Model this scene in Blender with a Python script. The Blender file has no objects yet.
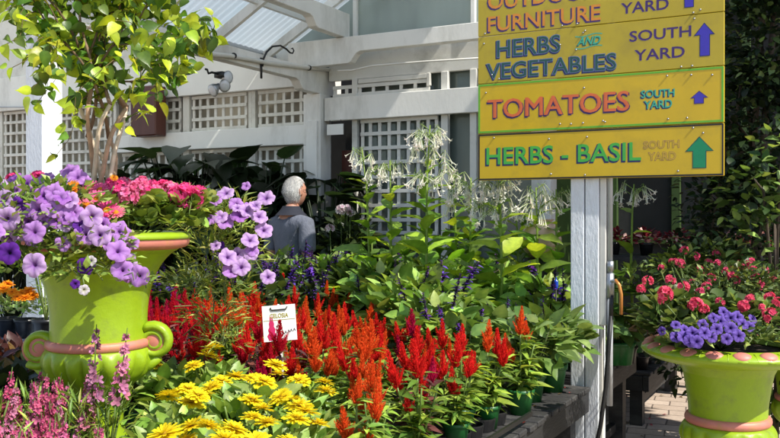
import bpy, math, random
import numpy as np
from mathutils import Vector, Matrix
SC = bpy.context.scene
COL = SC.collection
R = math.radians
rng = np.random.default_rng(7)
random.seed(7)
# ---------------------------------------------------------------- frame of the place
# A runs along the greenhouse front (and the signs), B runs away from the viewer along the benches
F0 = np.array([.458, 3.28]); A = np.array([.882, -.471]); B = np.array([.471, .882])
EYE = 1.45; FPX = 860.
YAW = math.atan2(A[1], A[0])
def W(a, b, z=0.):
    p = F0 + a*A + b*B
    return np.array([p[0], p[1], z])
def at(px, py, d):
    """surveyed point: bearing, height and distance as measured in the photograph"""
    return np.array([(px-390)/FPX*d, d, EYE + (215-py)/FPX*d])
def nrm(v):
    v = np.asarray(v, float)
    return v/np.maximum(np.linalg.norm(v, axis=-1, keepdims=True), 1e-9)
def srgb(r, g, b):
    f = lambda c: (c/255/12.92 if c <= 10 else ((c/255+.055)/1.055)**2.4)
    return np.array([f(r), f(g), f(b)])
# ---------------------------------------------------------------- mesh builder
class Tm:
    """template mesh: verts, quads, tris, blend weight to the second colour"""
    def __init__(s, V, Q=None, T=None, Wt=None):
        s.V = np.asarray(V, float)
        s.Q = np.asarray(Q if Q is not None and len(Q) else np.zeros((0, 4)), int).reshape(-1, 4)
        s.T = np.asarray(T if T is not None and len(T) else np.zeros((0, 3)), int).reshape(-1, 3)
        s.W = np.zeros(len(s.V)) if Wt is None else np.asarray(Wt, float)
def join_t(ts):
    V, Q, T, Wt, n = [], [], [], [], 0
    for t in ts:
        V.append(t.V); Q.append(t.Q+n); T.append(t.T+n); Wt.append(t.W); n += len(t.V)
    return Tm(np.vstack(V), np.vstack(Q), np.vstack(T), np.concatenate(Wt))
def xf(t, M=None, P=(0, 0, 0), s=1., w=None):
    V = t.V*s
    if M is not None: V = V @ np.asarray(M).T
    return Tm(V+np.asarray(P), t.Q, t.T, t.W if w is None else np.full(len(V), w))
class MB:
    def __init__(s):
        s.V, s.Q, s.T, s.C, s.QM, s.TM, s.n = [], [], [], [], [], [], 0
    def raw(s, V, Q=None, T=None, C=(.5, .5, .5), m=0):
        V = np.asarray(V, float); s.V.append(V)
        C = np.asarray(C, float)
        s.C.append(np.broadcast_to(C, (len(V), 3)).copy())
        if Q is not None and len(Q): s.Q.append(np.asarray(Q, int)+s.n); s.QM.append(np.full(len(Q), m))
        if T is not None and len(T): s.T.append(np.asarray(T, int)+s.n); s.TM.append(np.full(len(T), m))
        s.n += len(V); return s
    def inst(s, t, M, P, C, C2=None, m=0):
        M = np.asarray(M, float).reshape(-1, 3, 3); P = np.asarray(P, float).reshape(-1, 3); N = len(P)
        C = np.broadcast_to(np.asarray(C, float), (N, 3)); C2 = C if C2 is None else np.broadcast_to(np.asarray(C2, float), (N, 3))
        V = np.einsum('nij,kj->nki', M, t.V)+P[:, None, :]
        w = t.W[None, :, None]
        c = C[:, None, :]*(1-w)+C2[:, None, :]*w
        k = len(t.V); off = (np.arange(N)*k)[:, None, None]
        s.raw(V.reshape(-1, 3), (t.Q[None]+off).reshape(-1, 4), (t.T[None]+off).reshape(-1, 3), c.reshape(-1, 3), m)
        return s
    def box(s, lo, hi, C=(.5, .5, .5), m=0, M=None, P=(0, 0, 0)):
        x0, y0, z0 = lo; x1, y1, z1 = hi
        V = np.array([[x0, y0, z0], [x1, y0, z0], [x1, y1, z0], [x0, y1, z0], [x0, y0, z1], [x1, y0, z1], [x1, y1, z1], [x0, y1, z1]], float)
        if M is not None: V = V @ np.asarray(M).T
        V = V+np.asarray(P)
        return s.raw(V, [[0, 3, 2, 1], [4, 5, 6, 7], [0, 1, 5, 4], [1, 2, 6, 5], [2, 3, 7, 6], [3, 0, 4, 7]], None, C, m)
    def tube(s, pts, rad, C=(.5, .5, .5), n=6, m=0, cap=True):
        pts = np.asarray(pts, float); K = len(pts); rad = np.broadcast_to(np.asarray(rad, float), (K,))
        d = np.gradient(pts, axis=0) if K > 1 else np.array([[0, 0, 1.]])
        d = nrm(d); up = np.array([0, 0, 1.]) if abs(d[0][2]) < .9 else np.array([1., 0, 0])
        x = nrm(np.cross(d[0], up)); V = []
        for i in range(K):
            x = nrm(x-d[i]*np.dot(x, d[i])); y = np.cross(d[i], x)
            th = np.arange(n)*2*math.pi/n
            V.append(pts[i]+rad[i]*(np.cos(th)[:, None]*x+np.sin(th)[:, None]*y))
        V = np.vstack(V); Q = []
        for i in range(K-1):
            for j in range(n):
                Q.append([i*n+j, i*n+(j+1) % n, (i+1)*n+(j+1) % n, (i+1)*n+j])
        T = []
        if cap:
            V = np.vstack([V, pts[0], pts[-1]]); e0 = K*n; e1 = e0+1
            for j in range(n):
                T.append([e0, (j+1) % n, j]); T.append([e1, (K-1)*n+j, (K-1)*n+(j+1) % n])
        C = np.asarray(C, float)
        if C.ndim == 2: C = np.repeat(C, n, axis=0); C = np.vstack([C, C[:1], C[-1:]]) if cap else C
        return s.raw(V, Q, T, C, m)
    def lathe(s, prof, n=32, C=(.5, .5, .5), P=(0, 0, 0), m=0, rfun=None, close=False):
        th = np.arange(n)*2*math.pi/n; V = []; k = len(prof)
        for i, (r, z) in enumerate(prof):
            rr = np.full(n, r); zz = np.full(n, z)
            if rfun: rr, zz = rfun(i, r, z, th)
            V.append(np.stack([rr*np.cos(th), rr*np.sin(th), zz], 1))
        V = np.vstack(V)+np.asarray(P); Q = []
        for i in range(k-1):
            for j in range(n): Q.append([i*n+j, i*n+(j+1) % n, (i+1)*n+(j+1) % n, (i+1)*n+j])
        C = np.asarray(C, float)
        if C.ndim == 2: C = np.repeat(C, n, axis=0)
        return s.raw(V, Q, None, C, m)
    def mesh(s, name, mats, smooth=True):
        me = bpy.data.meshes.new(name)
        V = np.vstack(s.V); C = np.vstack(s.C)
        Q = np.vstack(s.Q) if s.Q else np.zeros((0, 4), int); T = np.vstack(s.T) if s.T else np.zeros((0, 3), int)
        QM = np.concatenate(s.QM) if s.QM else np.zeros(0, int); TM = np.concatenate(s.TM) if s.TM else np.zeros(0, int)
        me.vertices.add(len(V)); me.vertices.foreach_set('co', V.astype(np.float32).ravel())
        L = np.concatenate([Q.ravel(), T.ravel()]).astype(np.int32)
        me.loops.add(len(L)); me.loops.foreach_set('vertex_index', L)
        npz = len(Q)+len(T); me.polygons.add(npz)
        st = np.concatenate([np.arange(len(Q))*4, len(Q)*4+np.arange(len(T))*3]).astype(np.int32)
        me.polygons.foreach_set('loop_start', st)
        if isinstance(mats, str): mats = [mats]
        for mm in mats: me.materials.append(MAT[mm])
        me.polygons.foreach_set('material_index', np.concatenate([QM, TM]).astype(np.int32))
        me.polygons.foreach_set('use_smooth', np.full(npz, bool(smooth)))
        at_ = me.color_attributes.new('Col', 'FLOAT_COLOR', 'POINT')
        at_.data.foreach_set('color', np.hstack([C, np.ones((len(C), 1))]).astype(np.float32).ravel())
        me.update(calc_edges=True); me.validate()
        return me
    def obj(s, name, mats, parent=None, smooth=True, loc=None):
        return link(name, s.mesh(name, mats, smooth), parent, loc)
def link(name, me, parent=None, loc=None, M=None, s=1.):
    o = bpy.data.objects.new(name, me); COL.objects.link(o)
    if parent is not None: o.parent = parent
    if M is not None:
        m4 = Matrix.Identity(4)
        for i in range(3):
            for j in range(3): m4[i][j] = float(M[i][j])*s
        if loc is not None:
            for i in range(3): m4[i][3] = float(loc[i])
        o.matrix_local = m4
    elif loc is not None: o.location = Vector([float(v) for v in loc])
    return o
def tag(o, label=None, cat=None, group=None, kind=None):
    if label: o['label'] = label
    if cat: o['category'] = cat
    if group: o['group'] = group
    if kind: o['kind'] = kind
    return o
def thing(name, label, cat, loc=(0, 0, 0), rz=0., group=None):
    o = bpy.data.objects.new(name, None); COL.objects.link(o)
    o.location = Vector([float(v) for v in loc]); o.rotation_euler = (0, 0, rz); o.empty_display_size = .05
    return tag(o, label, cat, group)
def copy_thing(src, label, loc, rz=0., sc=1., group=None):
    r = src.copy(); COL.objects.link(r); r.location = Vector([float(v) for v in loc]); r.rotation_euler = (0, 0, rz); r.scale = (sc, sc, sc)
    r['label'] = label
    if group: r['group'] = group
    for ch in list(src.children):
        c = ch.copy(); COL.objects.link(c); c.parent = r
        for g in list(ch.children):
            d = g.copy(); COL.objects.link(d); d.parent = c
    return r
# ---------------------------------------------------------------- random orientation helpers
def frames(d, up=None, roll=None):
    """rows: matrices whose columns are x (across), y (along d), z (normal)"""
    d = nrm(d); N = len(d)
    if up is None: up = np.tile([0, 0, 1.], (N, 1))
    x = np.cross(d, up); bad = np.linalg.norm(x, axis=1) < 1e-3; x[bad] = [1, 0, 0]; x = nrm(x)
    z = np.cross(x, d)
    if roll is not None:
        c, s_ = np.cos(roll)[:, None], np.sin(roll)[:, None]
        x, z = x*c+z*s_, z*c-x*s_
    return np.stack([x, d, z], axis=2)
def randdir(N, zlo=-.2, zhi=.9, g=rng):
    z = g.uniform(zlo, zhi, N); t = g.uniform(0, 2*math.pi, N); r = np.sqrt(1-z*z)
    return np.stack([r*np.cos(t), r*np.sin(t), z], 1)
def tint(base, N, v=.25, hue=.08, g=rng):
    base = np.asarray(base, float)
    k = np.exp(g.normal(0, v, (N, 1)))
    return np.clip(base*k*np.exp(g.normal(0, hue, (N, 3))), 0, .95)
def zframe(n, spin=0.):
    """matrix whose z column is n"""
    n = nrm(n); up = np.array([0, 0, 1.]) if abs(n[2]) < .95 else np.array([0, 1., 0])
    x = nrm(np.cross(up, n)); y = np.cross(n, x)
    c, s_ = math.cos(spin), math.sin(spin)
    return np.stack([x*c+y*s_, y*c-x*s_, n], axis=1)
# ---------------------------------------------------------------- templates
def leaf_t(w=.4, prof=None, fold=.12, curl=-.25, wave=0., n=None):
    prof = prof or [(0, .04), (.18, .75), (.42, 1.), (.7, .72), (1, .0)]
    V = []; Wt = []
    for i, (y, k) in enumerate(prof):
        h = w/2*k; z = curl*y*y
        wv = wave*math.sin(i*2.4)
        V += [[-h, y, z+fold*h*2+wv], [0, y, z], [h, y, z+fold*h*2-wv]]
        Wt += [0, 1, 0]
    Q = []
    for i in range(len(prof)-1):
        a = i*3
        Q += [[a, a+1, a+4, a+3], [a+1, a+2, a+5, a+4]]
    return Tm(V, Q, None, np.array(Wt)*.9)
LEAF_OVATE = leaf_t(.62, [(0, .05), (.12, .7), (.33, 1.), (.62, .78), (.85, .35), (1, 0)], .14, -.22)
LEAF_LANCE = leaf_t(.3, [(0, .1), (.3, 1.), (.65, .75), (1, 0)], .18, -.3)
LEAF_NARROW = leaf_t(.16, [(0, .2), (.4, 1.), (1, 0)], .2, -.15)
LEAF_SMALL = leaf_t(.55, [(0, .1), (.4, 1.), (1, 0)], .15, -.15)
LEAF_HEART = leaf_t(.72, [(-.03, .3), (.06, .82), (.28, 1.), (.52, .85), (.72, .5), (.86, .16), (1.05, 0)], .13, -.28)
LEAF_BIG = leaf_t(.5, [(0, .12), (.12, .5), (.3, .9), (.52, 1.), (.75, .72), (.92, .3), (1, 0)], .16, -.38, .03)
LEAF_ROUND = leaf_t(.95, [(0, .3), (.15, .8), (.45, 1.), (.8, .7), (1, .25)], .1, -.12, .03)
def petal_t(w, tip=.6, curl=.1, n=3, base=.35):
    prof = [(0, base)]+[(k/n, base+(1-base)*math.sin(min(1, k/n*1.35)*math.pi/2)) for k in range(1, n)]+[(1, tip)]
    V = []; Wt = []
    for y, k in prof:
        V += [[-w/2*k, y, curl*y*y+.05*k*w], [0, y+.03*(y == 1), curl*y*y-.02], [w/2*k, y, curl*y*y+.05*k*w]]
        Wt += [1-y]*3
    Q = []
    for i in range(len(prof)-1):
        a = i*3; Q += [[a, a+1, a+4, a+3], [a+1, a+2, a+5, a+4]]
    return Tm(V, Q, None, Wt)
def rz(t):
    c, s_ = math.cos(t), math.sin(t); return np.array([[c, -s_, 0], [s_, c, 0], [0, 0, 1.]])
def rx(t):
    c, s_ = math.cos(t), math.sin(t); return np.array([[1, 0, 0], [0, c, -s_], [0, s_, c]])
def ry(t):
    c, s_ = math.cos(t), math.sin(t); return np.array([[c, 0, s_], [0, 1, 0], [-s_, 0, c]])
# ---------------------------------------------------------------- materials
MAT = {}
def newmat(name):
    m = bpy.data.materials.new(name); m.use_nodes = True; nt = m.node_tree
    for n in list(nt.nodes): nt.nodes.remove(n)
    out = nt.nodes.new('ShaderNodeOutputMaterial'); MAT[name] = m
    return m, nt, out
def N_(nt, t, **kw):
    n = nt.nodes.new(t)
    for k, v in kw.items(): setattr(n, k, v)
    return n
def mixc(nt, fac, a, b, mode='MIX'):
    n = N_(nt, 'ShaderNodeMix', data_type='RGBA', blend_type=mode)
    for k, v in ((0, fac), (6, a), (7, b)):
        if isinstance(v, (int, float)): n.inputs[k].default_value = v
        elif isinstance(v, (tuple, list, np.ndarray)): n.inputs[k].default_value = (*[float(q) for q in v[:3]], 1)
        else: nt.links.new(v, n.inputs[k])
    return n.outputs[2]
def noise(nt, scale, detail=3., rough=.55, coord='Object', stretch=None):
    tc = N_(nt, 'ShaderNodeTexCoord'); n = N_(nt, 'ShaderNodeTexNoise')
    n.inputs['Scale'].default_value = scale; n.inputs['Detail'].default_value = detail; n.inputs['Roughness'].default_value = rough
    src = tc.outputs[coord]
    if stretch:
        mp = N_(nt, 'ShaderNodeMapping'); mp.inputs['Scale'].default_value = stretch
        nt.links.new(src, mp.inputs[0]); src = mp.outputs[0]
    nt.links.new(src, n.inputs['Vector']); return n.outputs['Fac']
def ramp(nt, fac, lo, hi):
    n = N_(nt, 'ShaderNodeMapRange'); n.inputs[1].default_value = lo; n.inputs[2].default_value = hi
    nt.links.new(fac, n.inputs[0]); return n.outputs[0]
def bump(nt, h, strength=.3, dist=.01):
    n = N_(nt, 'ShaderNodeBump'); n.inputs['Strength'].default_value = strength; n.inputs['Distance'].default_value = dist
    nt.links.new(h, n.inputs['Height']); return n.outputs[0]
def leafmat(name, transl=.35, rough=.42, spec=.45, tcol=(1.25, 1.15, .6)):
    m, nt, out = newmat(name)
    at_ = N_(nt, 'ShaderNodeAttribute', attribute_name='Col')
    f = ramp(nt, noise(nt, 35., 2.), .3, .7)
    c = mixc(nt, 1., at_.outputs['Color'], mixc(nt, f, (.78, .82, .8), (1.2, 1.15, 1.1)), 'MULTIPLY')
    p = N_(nt, 'ShaderNodeBsdfPrincipled'); p.inputs['Roughness'].default_value = rough; p.inputs['Specular IOR Level'].default_value = spec
    nt.links.new(c, p.inputs['Base Color'])
    nt.links.new(bump(nt, noise(nt, 160., 2.), .25, .002), p.inputs['Normal'])
    t = N_(nt, 'ShaderNodeBsdfTranslucent'); nt.links.new(mixc(nt, 1., c, tcol, 'MULTIPLY'), t.inputs[0])
    mx = N_(nt, 'ShaderNodeMixShader'); mx.inputs[0].default_value = transl
    nt.links.new(p.outputs[0], mx.inputs[1]); nt.links.new(t.outputs[0], mx.inputs[2]); nt.links.new(mx.outputs[0], out.inputs[0])
leafmat('leaf', .32, .42, .4)
leafmat('thin_leaf', .42, .38, .5, (1.5, 1.3, .5))
leafmat('leaf_bark', .0, .75, .2)
leafmat('petal', .35, .7, .15, (1.1, 1., 1.))
leafmat('plume', .2, .85, .1, (1.1, .9, .9))
def pbr(name, base, rough=.5, var=.12, nscale=6., bscale=60., bstr=.2, spec=.5, metal=0., bd=.004, dirt=None, dscale=3., stretch=None, coat=0.):
    m, nt, out = newmat(name); base = np.asarray(base, float)
    f = noise(nt, nscale, 4., .6, stretch=stretch)
    c = mixc(nt, ramp(nt, f, .25, .75), base*(1-var), np.clip(base*(1+var), 0, .95))
    if dirt is not None:
        g = ramp(nt, noise(nt, dscale, 6., .7, stretch=stretch), .5, .72)
        c = mixc(nt, g, c, dirt)
    p = N_(nt, 'ShaderNodeBsdfPrincipled'); nt.links.new(c, p.inputs['Base Color'])
    p.inputs['Roughness'].default_value = rough; p.inputs['Specular IOR Level'].default_value = spec; p.inputs['Metallic'].default_value = metal
    p.inputs['Coat Weight'].default_value = coat
    nt.links.new(bump(nt, noise(nt, bscale, 4., .6, stretch=stretch), bstr, bd), p.inputs['Normal'])
    nt.links.new(p.outputs[0], out.inputs[0]); return m
pbr('white_paint', (.81, .80, .755), .5, .05, 2.5, 40., .35, dirt=(.5, .49, .44), dscale=1.6, stretch=(1, 1, .35))
pbr('post_paint', (.74, .77, .80), .55, .06, 6., 90., .9, dirt=(.55, .56, .56), dscale=5., stretch=(1, 1, .3))
pbr('lattice_paint', (.70, .68, .61), .6, .08, 3., 50., .3, dirt=(.4, .38, .33), dscale=2.5)
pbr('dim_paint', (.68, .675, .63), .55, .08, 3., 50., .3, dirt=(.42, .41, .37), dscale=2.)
pbr('curtain', (.36, .33, .26), .8, .35, 2.2, 30., .2)
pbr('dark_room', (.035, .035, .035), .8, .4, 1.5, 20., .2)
pbr('room_glass', (.13, .16, .14), .12, .35, 1.2, 3., .05, stretch=(1, 1, .3))
pbr('upper_glass', (.34, .40, .37), .25, .3, 1.4, 8., .15, stretch=(1, 1, .25))
pbr('green_frame', (.045, .085, .018), .5, .15, 5., 60., .3)
pbr('bench_side', (.018, .018, .019), .55, .5, 9., 70., .7, dirt=(.06, .058, .055), dscale=7., stretch=(.4, .4, 2.))
pbr('bench_slat', (.03, .029, .029), .7, .35, 10., 90., .8, dirt=(.10, .095, .09), dscale=8.)
pbr('lime_glaze', (.27, .40, .012), .38, .14, 9., 45., .3, spec=.4, dirt=(.19, .26, .03), dscale=9., coat=.08)
pbr('pink_glaze', (.55, .19, .14), .5, .15, 14., 40., .2, dirt=(.42, .24, .06), dscale=12.)
pbr('terracotta', (.35, .12, .06), .7, .2, 8., 60., .3)
pbr('green_pot', (.010, .105, .02), .42, .15, 8., 30., .08)
pbr('black_plastic', (.012, .012, .013), .35, .3, 8., 30., .1)
pbr('soil', (.035, .022, .014), .95, .5, 60., 120., 1.)
pbr('blue_plastic', (.25, .33, .45), .4, .12, 5., 40., .1)
pbr('stem_green', (.09, .16, .03), .5, .25, 30., 60., .2)
pbr('bark', (.27, .21, .15), .75, .35, 22., 90., .8, dirt=(.12, .08, .05), dscale=15., stretch=(1, 1, .3))
pbr('dark_bark', (.07, .05, .035), .85, .4, 18., 60., .9, stretch=(1, 1, .3))
pbr('conduit_grey', (.48, .50, .52), .4, .1, 8., 40., .1, metal=.3)
pbr('pipe_white', (.66, .64, .58), .45, .08, 6., 30., .1)
pbr('black_iron', (.01, .01, .01), .45, .3, 10., 60., .2)
pbr('galvanised', (.4, .41, .42), .42, .12, 12., 60., .2, metal=.9)
pbr('lamp_glass', (.62, .64, .66), .12, .1, 12., 20., .1, spec=.8)
pbr('copper_pipe', (.62, .25, .06), .35, .15, 10., 40., .1, metal=.5)
pbr('brown_board', (.085, .022, .014), .4, .25, 7., 60., .3, stretch=(1, 1, .2))
pbr('rubber', (.012, .012, .012), .5, .2)
pbr('card_white', (.78, .77, .73), .45, .03, 8., 30., .03)
pbr('cream', (.7, .5, .36), .5, .2, 9.)
pbr('cobalt', (.01, .06, .45), .15, .1)
for nm, c in dict(ink_purple=(.055, .02, .13), ink_indigo=(.05, .035, .42), ink_navy=(.012, .022, .10), ink_orange=(.70, .15, .045), ink_gold=(.68, .26, .03),
                  ink_green=(.06, .42, .06), ink_teal=(.0, .24, .10), ink_aqua=(.05, .42, .28), ink_darkgreen=(.02, .08, .07), ink_steel=(.17, .22, .42),
                  ink_lime=(.13, .42, .03), ink_pink=(.22, .07, .10), ink_black=(.012, .01, .012), ink_white=(.7, .66, .55), ink_olive=(.30, .26, .02), ink_magenta=(.5, .01, .09)).items():
    pbr(nm, c, .38, .1, 20., 60., .05)
pbr('board_yellow', (.63, .425, .012), .32, .07, 5., 18., .06, dirt=(.50, .345, .02), dscale=4.)
pbr('board_mustard', (.47, .36, .022), .34, .08, 5., 18., .06, dirt=(.38, .29, .03), dscale=4.)
pbr('skin', (.48, .23, .15), .5, .12, 18., 120., .15)
pbr('hair', (.58, .57, .55), .75, .2, 60., 220., .25, stretch=(1, 1, .25))
pbr('shirt', (.12, .13, .165), .9, .18, 7., 11., 1., bd=.03, stretch=(1, 1, .5))
pbr('navy_cloth', (.012, .014, .025), .85, .1)
pbr('trousers', (.10, .09, .07), .85, .15)
pbr('leather', (.03, .02, .015), .5, .2)
# corrugated translucent roofing
m, nt, out = newmat('roof_sheet')
p = N_(nt, 'ShaderNodeBsdfPrincipled'); p.inputs['Roughness'].default_value = .35
f = ramp(nt, noise(nt, 1.3, 4.), .3, .7); c = mixc(nt, f, (.62, .72, .76), (.8, .86, .88)); nt.links.new(c, p.inputs['Base Color'])
t = N_(nt, 'ShaderNodeBsdfTranslucent'); nt.links.new(c, t.inputs[0])
mx = N_(nt, 'ShaderNodeMixShader'); mx.inputs[0].default_value = .6
nt.links.new(p.outputs[0], mx.inputs[1]); nt.links.new(t.outputs[0], mx.inputs[2]); nt.links.new(mx.outputs[0], out.inputs[0])
# brick pavers
m, nt, out = newmat('pavers')
tc = N_(nt, 'ShaderNodeTexCoord'); mp = N_(nt, 'ShaderNodeMapping'); mp.inputs['Rotation'].default_value = (0, 0, -YAW-R(8))
nt.links.new(tc.outputs['Object'], mp.inputs[0])
dst = N_(nt, 'ShaderNodeVectorMath', operation='ADD'); nn = N_(nt, 'ShaderNodeTexNoise'); nn.inputs['Scale'].default_value = 3.
nt.links.new(mp.outputs[0], nn.inputs['Vector']); sc_ = N_(nt, 'ShaderNodeVectorMath', operation='SCALE'); sc_.inputs['Scale'].default_value = .02
nt.links.new(nn.outputs['Color'], sc_.inputs[0]); nt.links.new(mp.outputs[0], dst.inputs[0]); nt.links.new(sc_.outputs[0], dst.inputs[1])
br = N_(nt, 'ShaderNodeTexBrick'); br.offset = .5
for k, v in (('Scale', 1.), ('Mortar Size', .006), ('Mortar Smooth', .3), ('Bias', 0.), ('Brick Width', .24), ('Row Height', .16)): br.inputs[k].default_value = v
br.inputs['Color1'].default_value = (.46, .36, .28, 1); br.inputs['Color2'].default_value = (.58, .47, .38, 1); br.inputs['Mortar'].default_value = (.13, .10, .08, 1)
nt.links.new(dst.outputs[0], br.inputs['Vector'])
c = mixc(nt, ramp(nt, noise(nt, 2., 6., .7), .35, .75), br.outputs['Color'], (.27, .2, .15)); c = mixc(nt, .5, br.outputs['Color'], c)
c = mixc(nt, 1., c, mixc(nt, ramp(nt, noise(nt, 45., 5., .7), .3, .7), (.82, .82, .82), (1.12, 1.12, 1.12)), 'MULTIPLY')
p = N_(nt, 'ShaderNodeBsdfPrincipled'); p.inputs['Roughness'].default_value = .85; nt.links.new(c, p.inputs['Base Color'])
iv = N_(nt, 'ShaderNodeMath', operation='SUBTRACT'); iv.inputs[0].default_value = 1.; nt.links.new(br.outputs['Fac'], iv.inputs[1])
nt.links.new(bump(nt, iv.outputs[0], .8, .008), p.inputs['Normal']); nt.links.new(p.outputs[0], out.inputs[0])
# ---------------------------------------------------------------- camera, world, sun
cam = bpy.data.cameras.new('camera'); co = bpy.data.objects.new('camera', cam); COL.objects.link(co)
cam.sensor_width = 36; cam.lens = 36*FPX/780; cam.clip_end = 500; cam.clip_start = .05
co.location = (0, 0, EYE); co.rotation_euler = (R(90)-math.atan(4/FPX), 0, 0); SC.camera = co
SUN_EL = 50.; sh = nrm(A*.97-B*.15)   # horizontal direction towards the sun
sd = np.array([sh[0]*math.cos(R(SUN_EL)), sh[1]*math.cos(R(SUN_EL)), math.sin(R(SUN_EL))])
w = bpy.data.worlds.new('World'); SC.world = w; w.use_nodes = True; nt = w.node_tree
bg = nt.nodes['Background']; sky = nt.nodes.new('ShaderNodeTexSky'); sky.sky_type = 'NISHITA'; sky.sun_disc = False
sky.sun_elevation = R(SUN_EL); sky.sun_rotation = math.atan2(sh[0], sh[1])
sky.air_density = 1.; sky.dust_density = .6; nt.links.new(sky.outputs[0], bg.inputs[0]); bg.inputs[1].default_value = .15
sl = bpy.data.lights.new('sun', 'SUN'); sl.energy = 5.; sl.angle = R(.5); sl.color = (1, .95, .86)
so = bpy.data.objects.new('sun', sl); COL.objects.link(so); so.rotation_euler = Vector(sd).to_track_quat('Z', 'Y').to_euler()
SC.view_settings.view_transform = 'Standard'; SC.view_settings.look = 'None'; SC.view_settings.exposure = .45; SC.view_settings.gamma = 1
SC.view_settings.use_curve_mapping = False
SC.render.engine = 'CYCLES'; SC.cycles.max_bounces = 8; SC.cycles.transparent_max_bounces = 6; SC.cycles.use_denoising = True
SC.cycles.caustics_reflective = False; SC.cycles.caustics_refractive = False
# ---------------------------------------------------------------- ground
g = MB(); g.raw([[-150, -150, 0], [150, -150, 0], [150, 150, 0], [-150, 150, 0]], [[0, 1, 2, 3]])
tag(g.obj('brick_pavement', 'pavers', smooth=False), kind='structure')
# ---------------------------------------------------------------- greenhouse building, local frame x=a, y=b
FB = 3.55; FA = -3.16          # facade plane b, corner post a
def S(s): return FA+s
bld = thing('greenhouse_building', 'white timber greenhouse with lattice walls, pergola beams and a corrugated see-through roof', 'greenhouse', (F0[0], F0[1], 0), YAW)
def bpart(name, boxes, mat, bev=.004, parent=None):
    mb = MB()
    for b in boxes: mb.box(*b)
    o = mb.obj(name, mat, parent or bld, smooth=False)
    if bev:
        md = o.modifiers.new('bev', 'BEVEL'); md.width = bev; md.segments = 1; md.limit_method = 'ANGLE'
    return o
def bparts(name, boxes, mat, bev=.004):
    for b in boxes: bpart(name, [b], mat, bev)
def corbel_beam(name, L, h, t, along, org, z0, notch=.30, mat='white_paint', flip=False, both=False):
    """beam with the ogee notch cut in its underside near the end; profile in (u,z), thickness t"""
    nz = h*.42
    pr = [(0, 0), (L-notch-.16, 0), (L-notch-.12, .012), (L-notch-.05, nz*.8), (L-notch, nz), (L, nz)] if False else None
    # full depth at the bearing end, shallower past the notch
    k = notch
    pts = [(0, 0), (k, 0), (k+.03, .012), (k+.085, nz*.85), (k+.125, nz), (L, nz), (L, h), (0, h)]
    n = len(pts); mb = MB(); V = []
    for tt in (-t/2, t/2):
        for u, z in pts:
            if along == 'A': V.append([org[0]+u*(-1 if flip else 1), org[1]+tt, z0+z])
            else: V.append([org[0]+tt, org[1]-u, z0+z])
    bm_q = [[i, (i+1) % n, n+(i+1) % n, n+i] for i in range(n)]
    mb.raw(V, bm_q)
    me = mb.mesh(name, mat, False)
    import bmesh
    bm = bmesh.new(); bm.from_mesh(me); bm.verts.ensure_lookup_table()
    bm.faces.new([bm.verts[i] for i in range(n)]); bm.faces.new([bm.verts[n+i] for i in reversed(range(n))])
    bmesh.ops.recalc_face_normals(bm, faces=bm.faces); bm.to_mesh(me); bm.free()
    o = link(name, me, bld); md = o.modifiers.new('bev', 'BEVEL'); md.width = .005; md.segments = 2; md.limit_method = 'ANGLE'; md.angle_limit = R(50)
    return o
# posts
for (a, b, w_, z1, mt) in ((FA, FB-.02, .185, 2.548, 'white_paint'), (FA, .5, .15, 2.548, 'post_paint'), (FA, -2.6, .15, 2.548, 'post_paint'), (-1.0, FB-.05, .16, 2.755, 'white_paint')):
    bpart('post', [((a-w_/2, b-w_/2, 0), (a+w_/2, b+w_/2, z1))], mt, .006)
o = bpart('post_board', [((FA-.047, FB-.02-.185/2-.022, 0), (FA+.047+.02, FB-.02-.185/2-.0, 2.3))], 'white_paint', .003)
# beams along b
corbel_beam('beam', 6.6, .21, .09, 'B', (FA+.03, FB+.28), 2.55, .62)
corbel_beam('beam', 6.2, .215, .085, 'B', (-2.76, FB-.18), 2.992, .50)
corbel_beam('beam', 6.2, .215, .085, 'B', (-.9, FB-.18), 2.992, .50)
# cross beam along a
corbel_beam('beam', 2.9, .23, .09, 'A', (-3.30, 3.31), 2.758, .62)
# the beam joining the pergola left
bpart('beam', [((-7.6, .44, 2.77), (FA-.02, .53, 2.96))], 'white_paint')
# facade boards, right of the corner post
bpart('wall_board', [((S(.10), FB-.06, 2.30), (S(2.1), FB+.0, 2.51))], 'white_paint')
bpart('wall_board', [((S(.10), FB+.02, 2.67), (S(2.1), FB+.06, 2.99))], 'dim_paint')
bpart('wall_board', [((S(-6.2), FB-.05, 2.64), (S(-.095), FB+.0, 3.02))], 'white_paint')
bpart('wall_board', [((S(-2.5), FB-.08, 2.10), (S(-.095), FB-.02, 2.275))], 'white_paint')
bpart('wall_board', [((S(-6.2), FB-.03, 3.022), (S(-.5), FB+.0, 4.6))], 'dim_paint')
bpart('wall_board', [((S(-6.2), FB-.02, 0.), (S(-.095), FB+.04, 1.25))], 'dim_paint')
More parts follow.
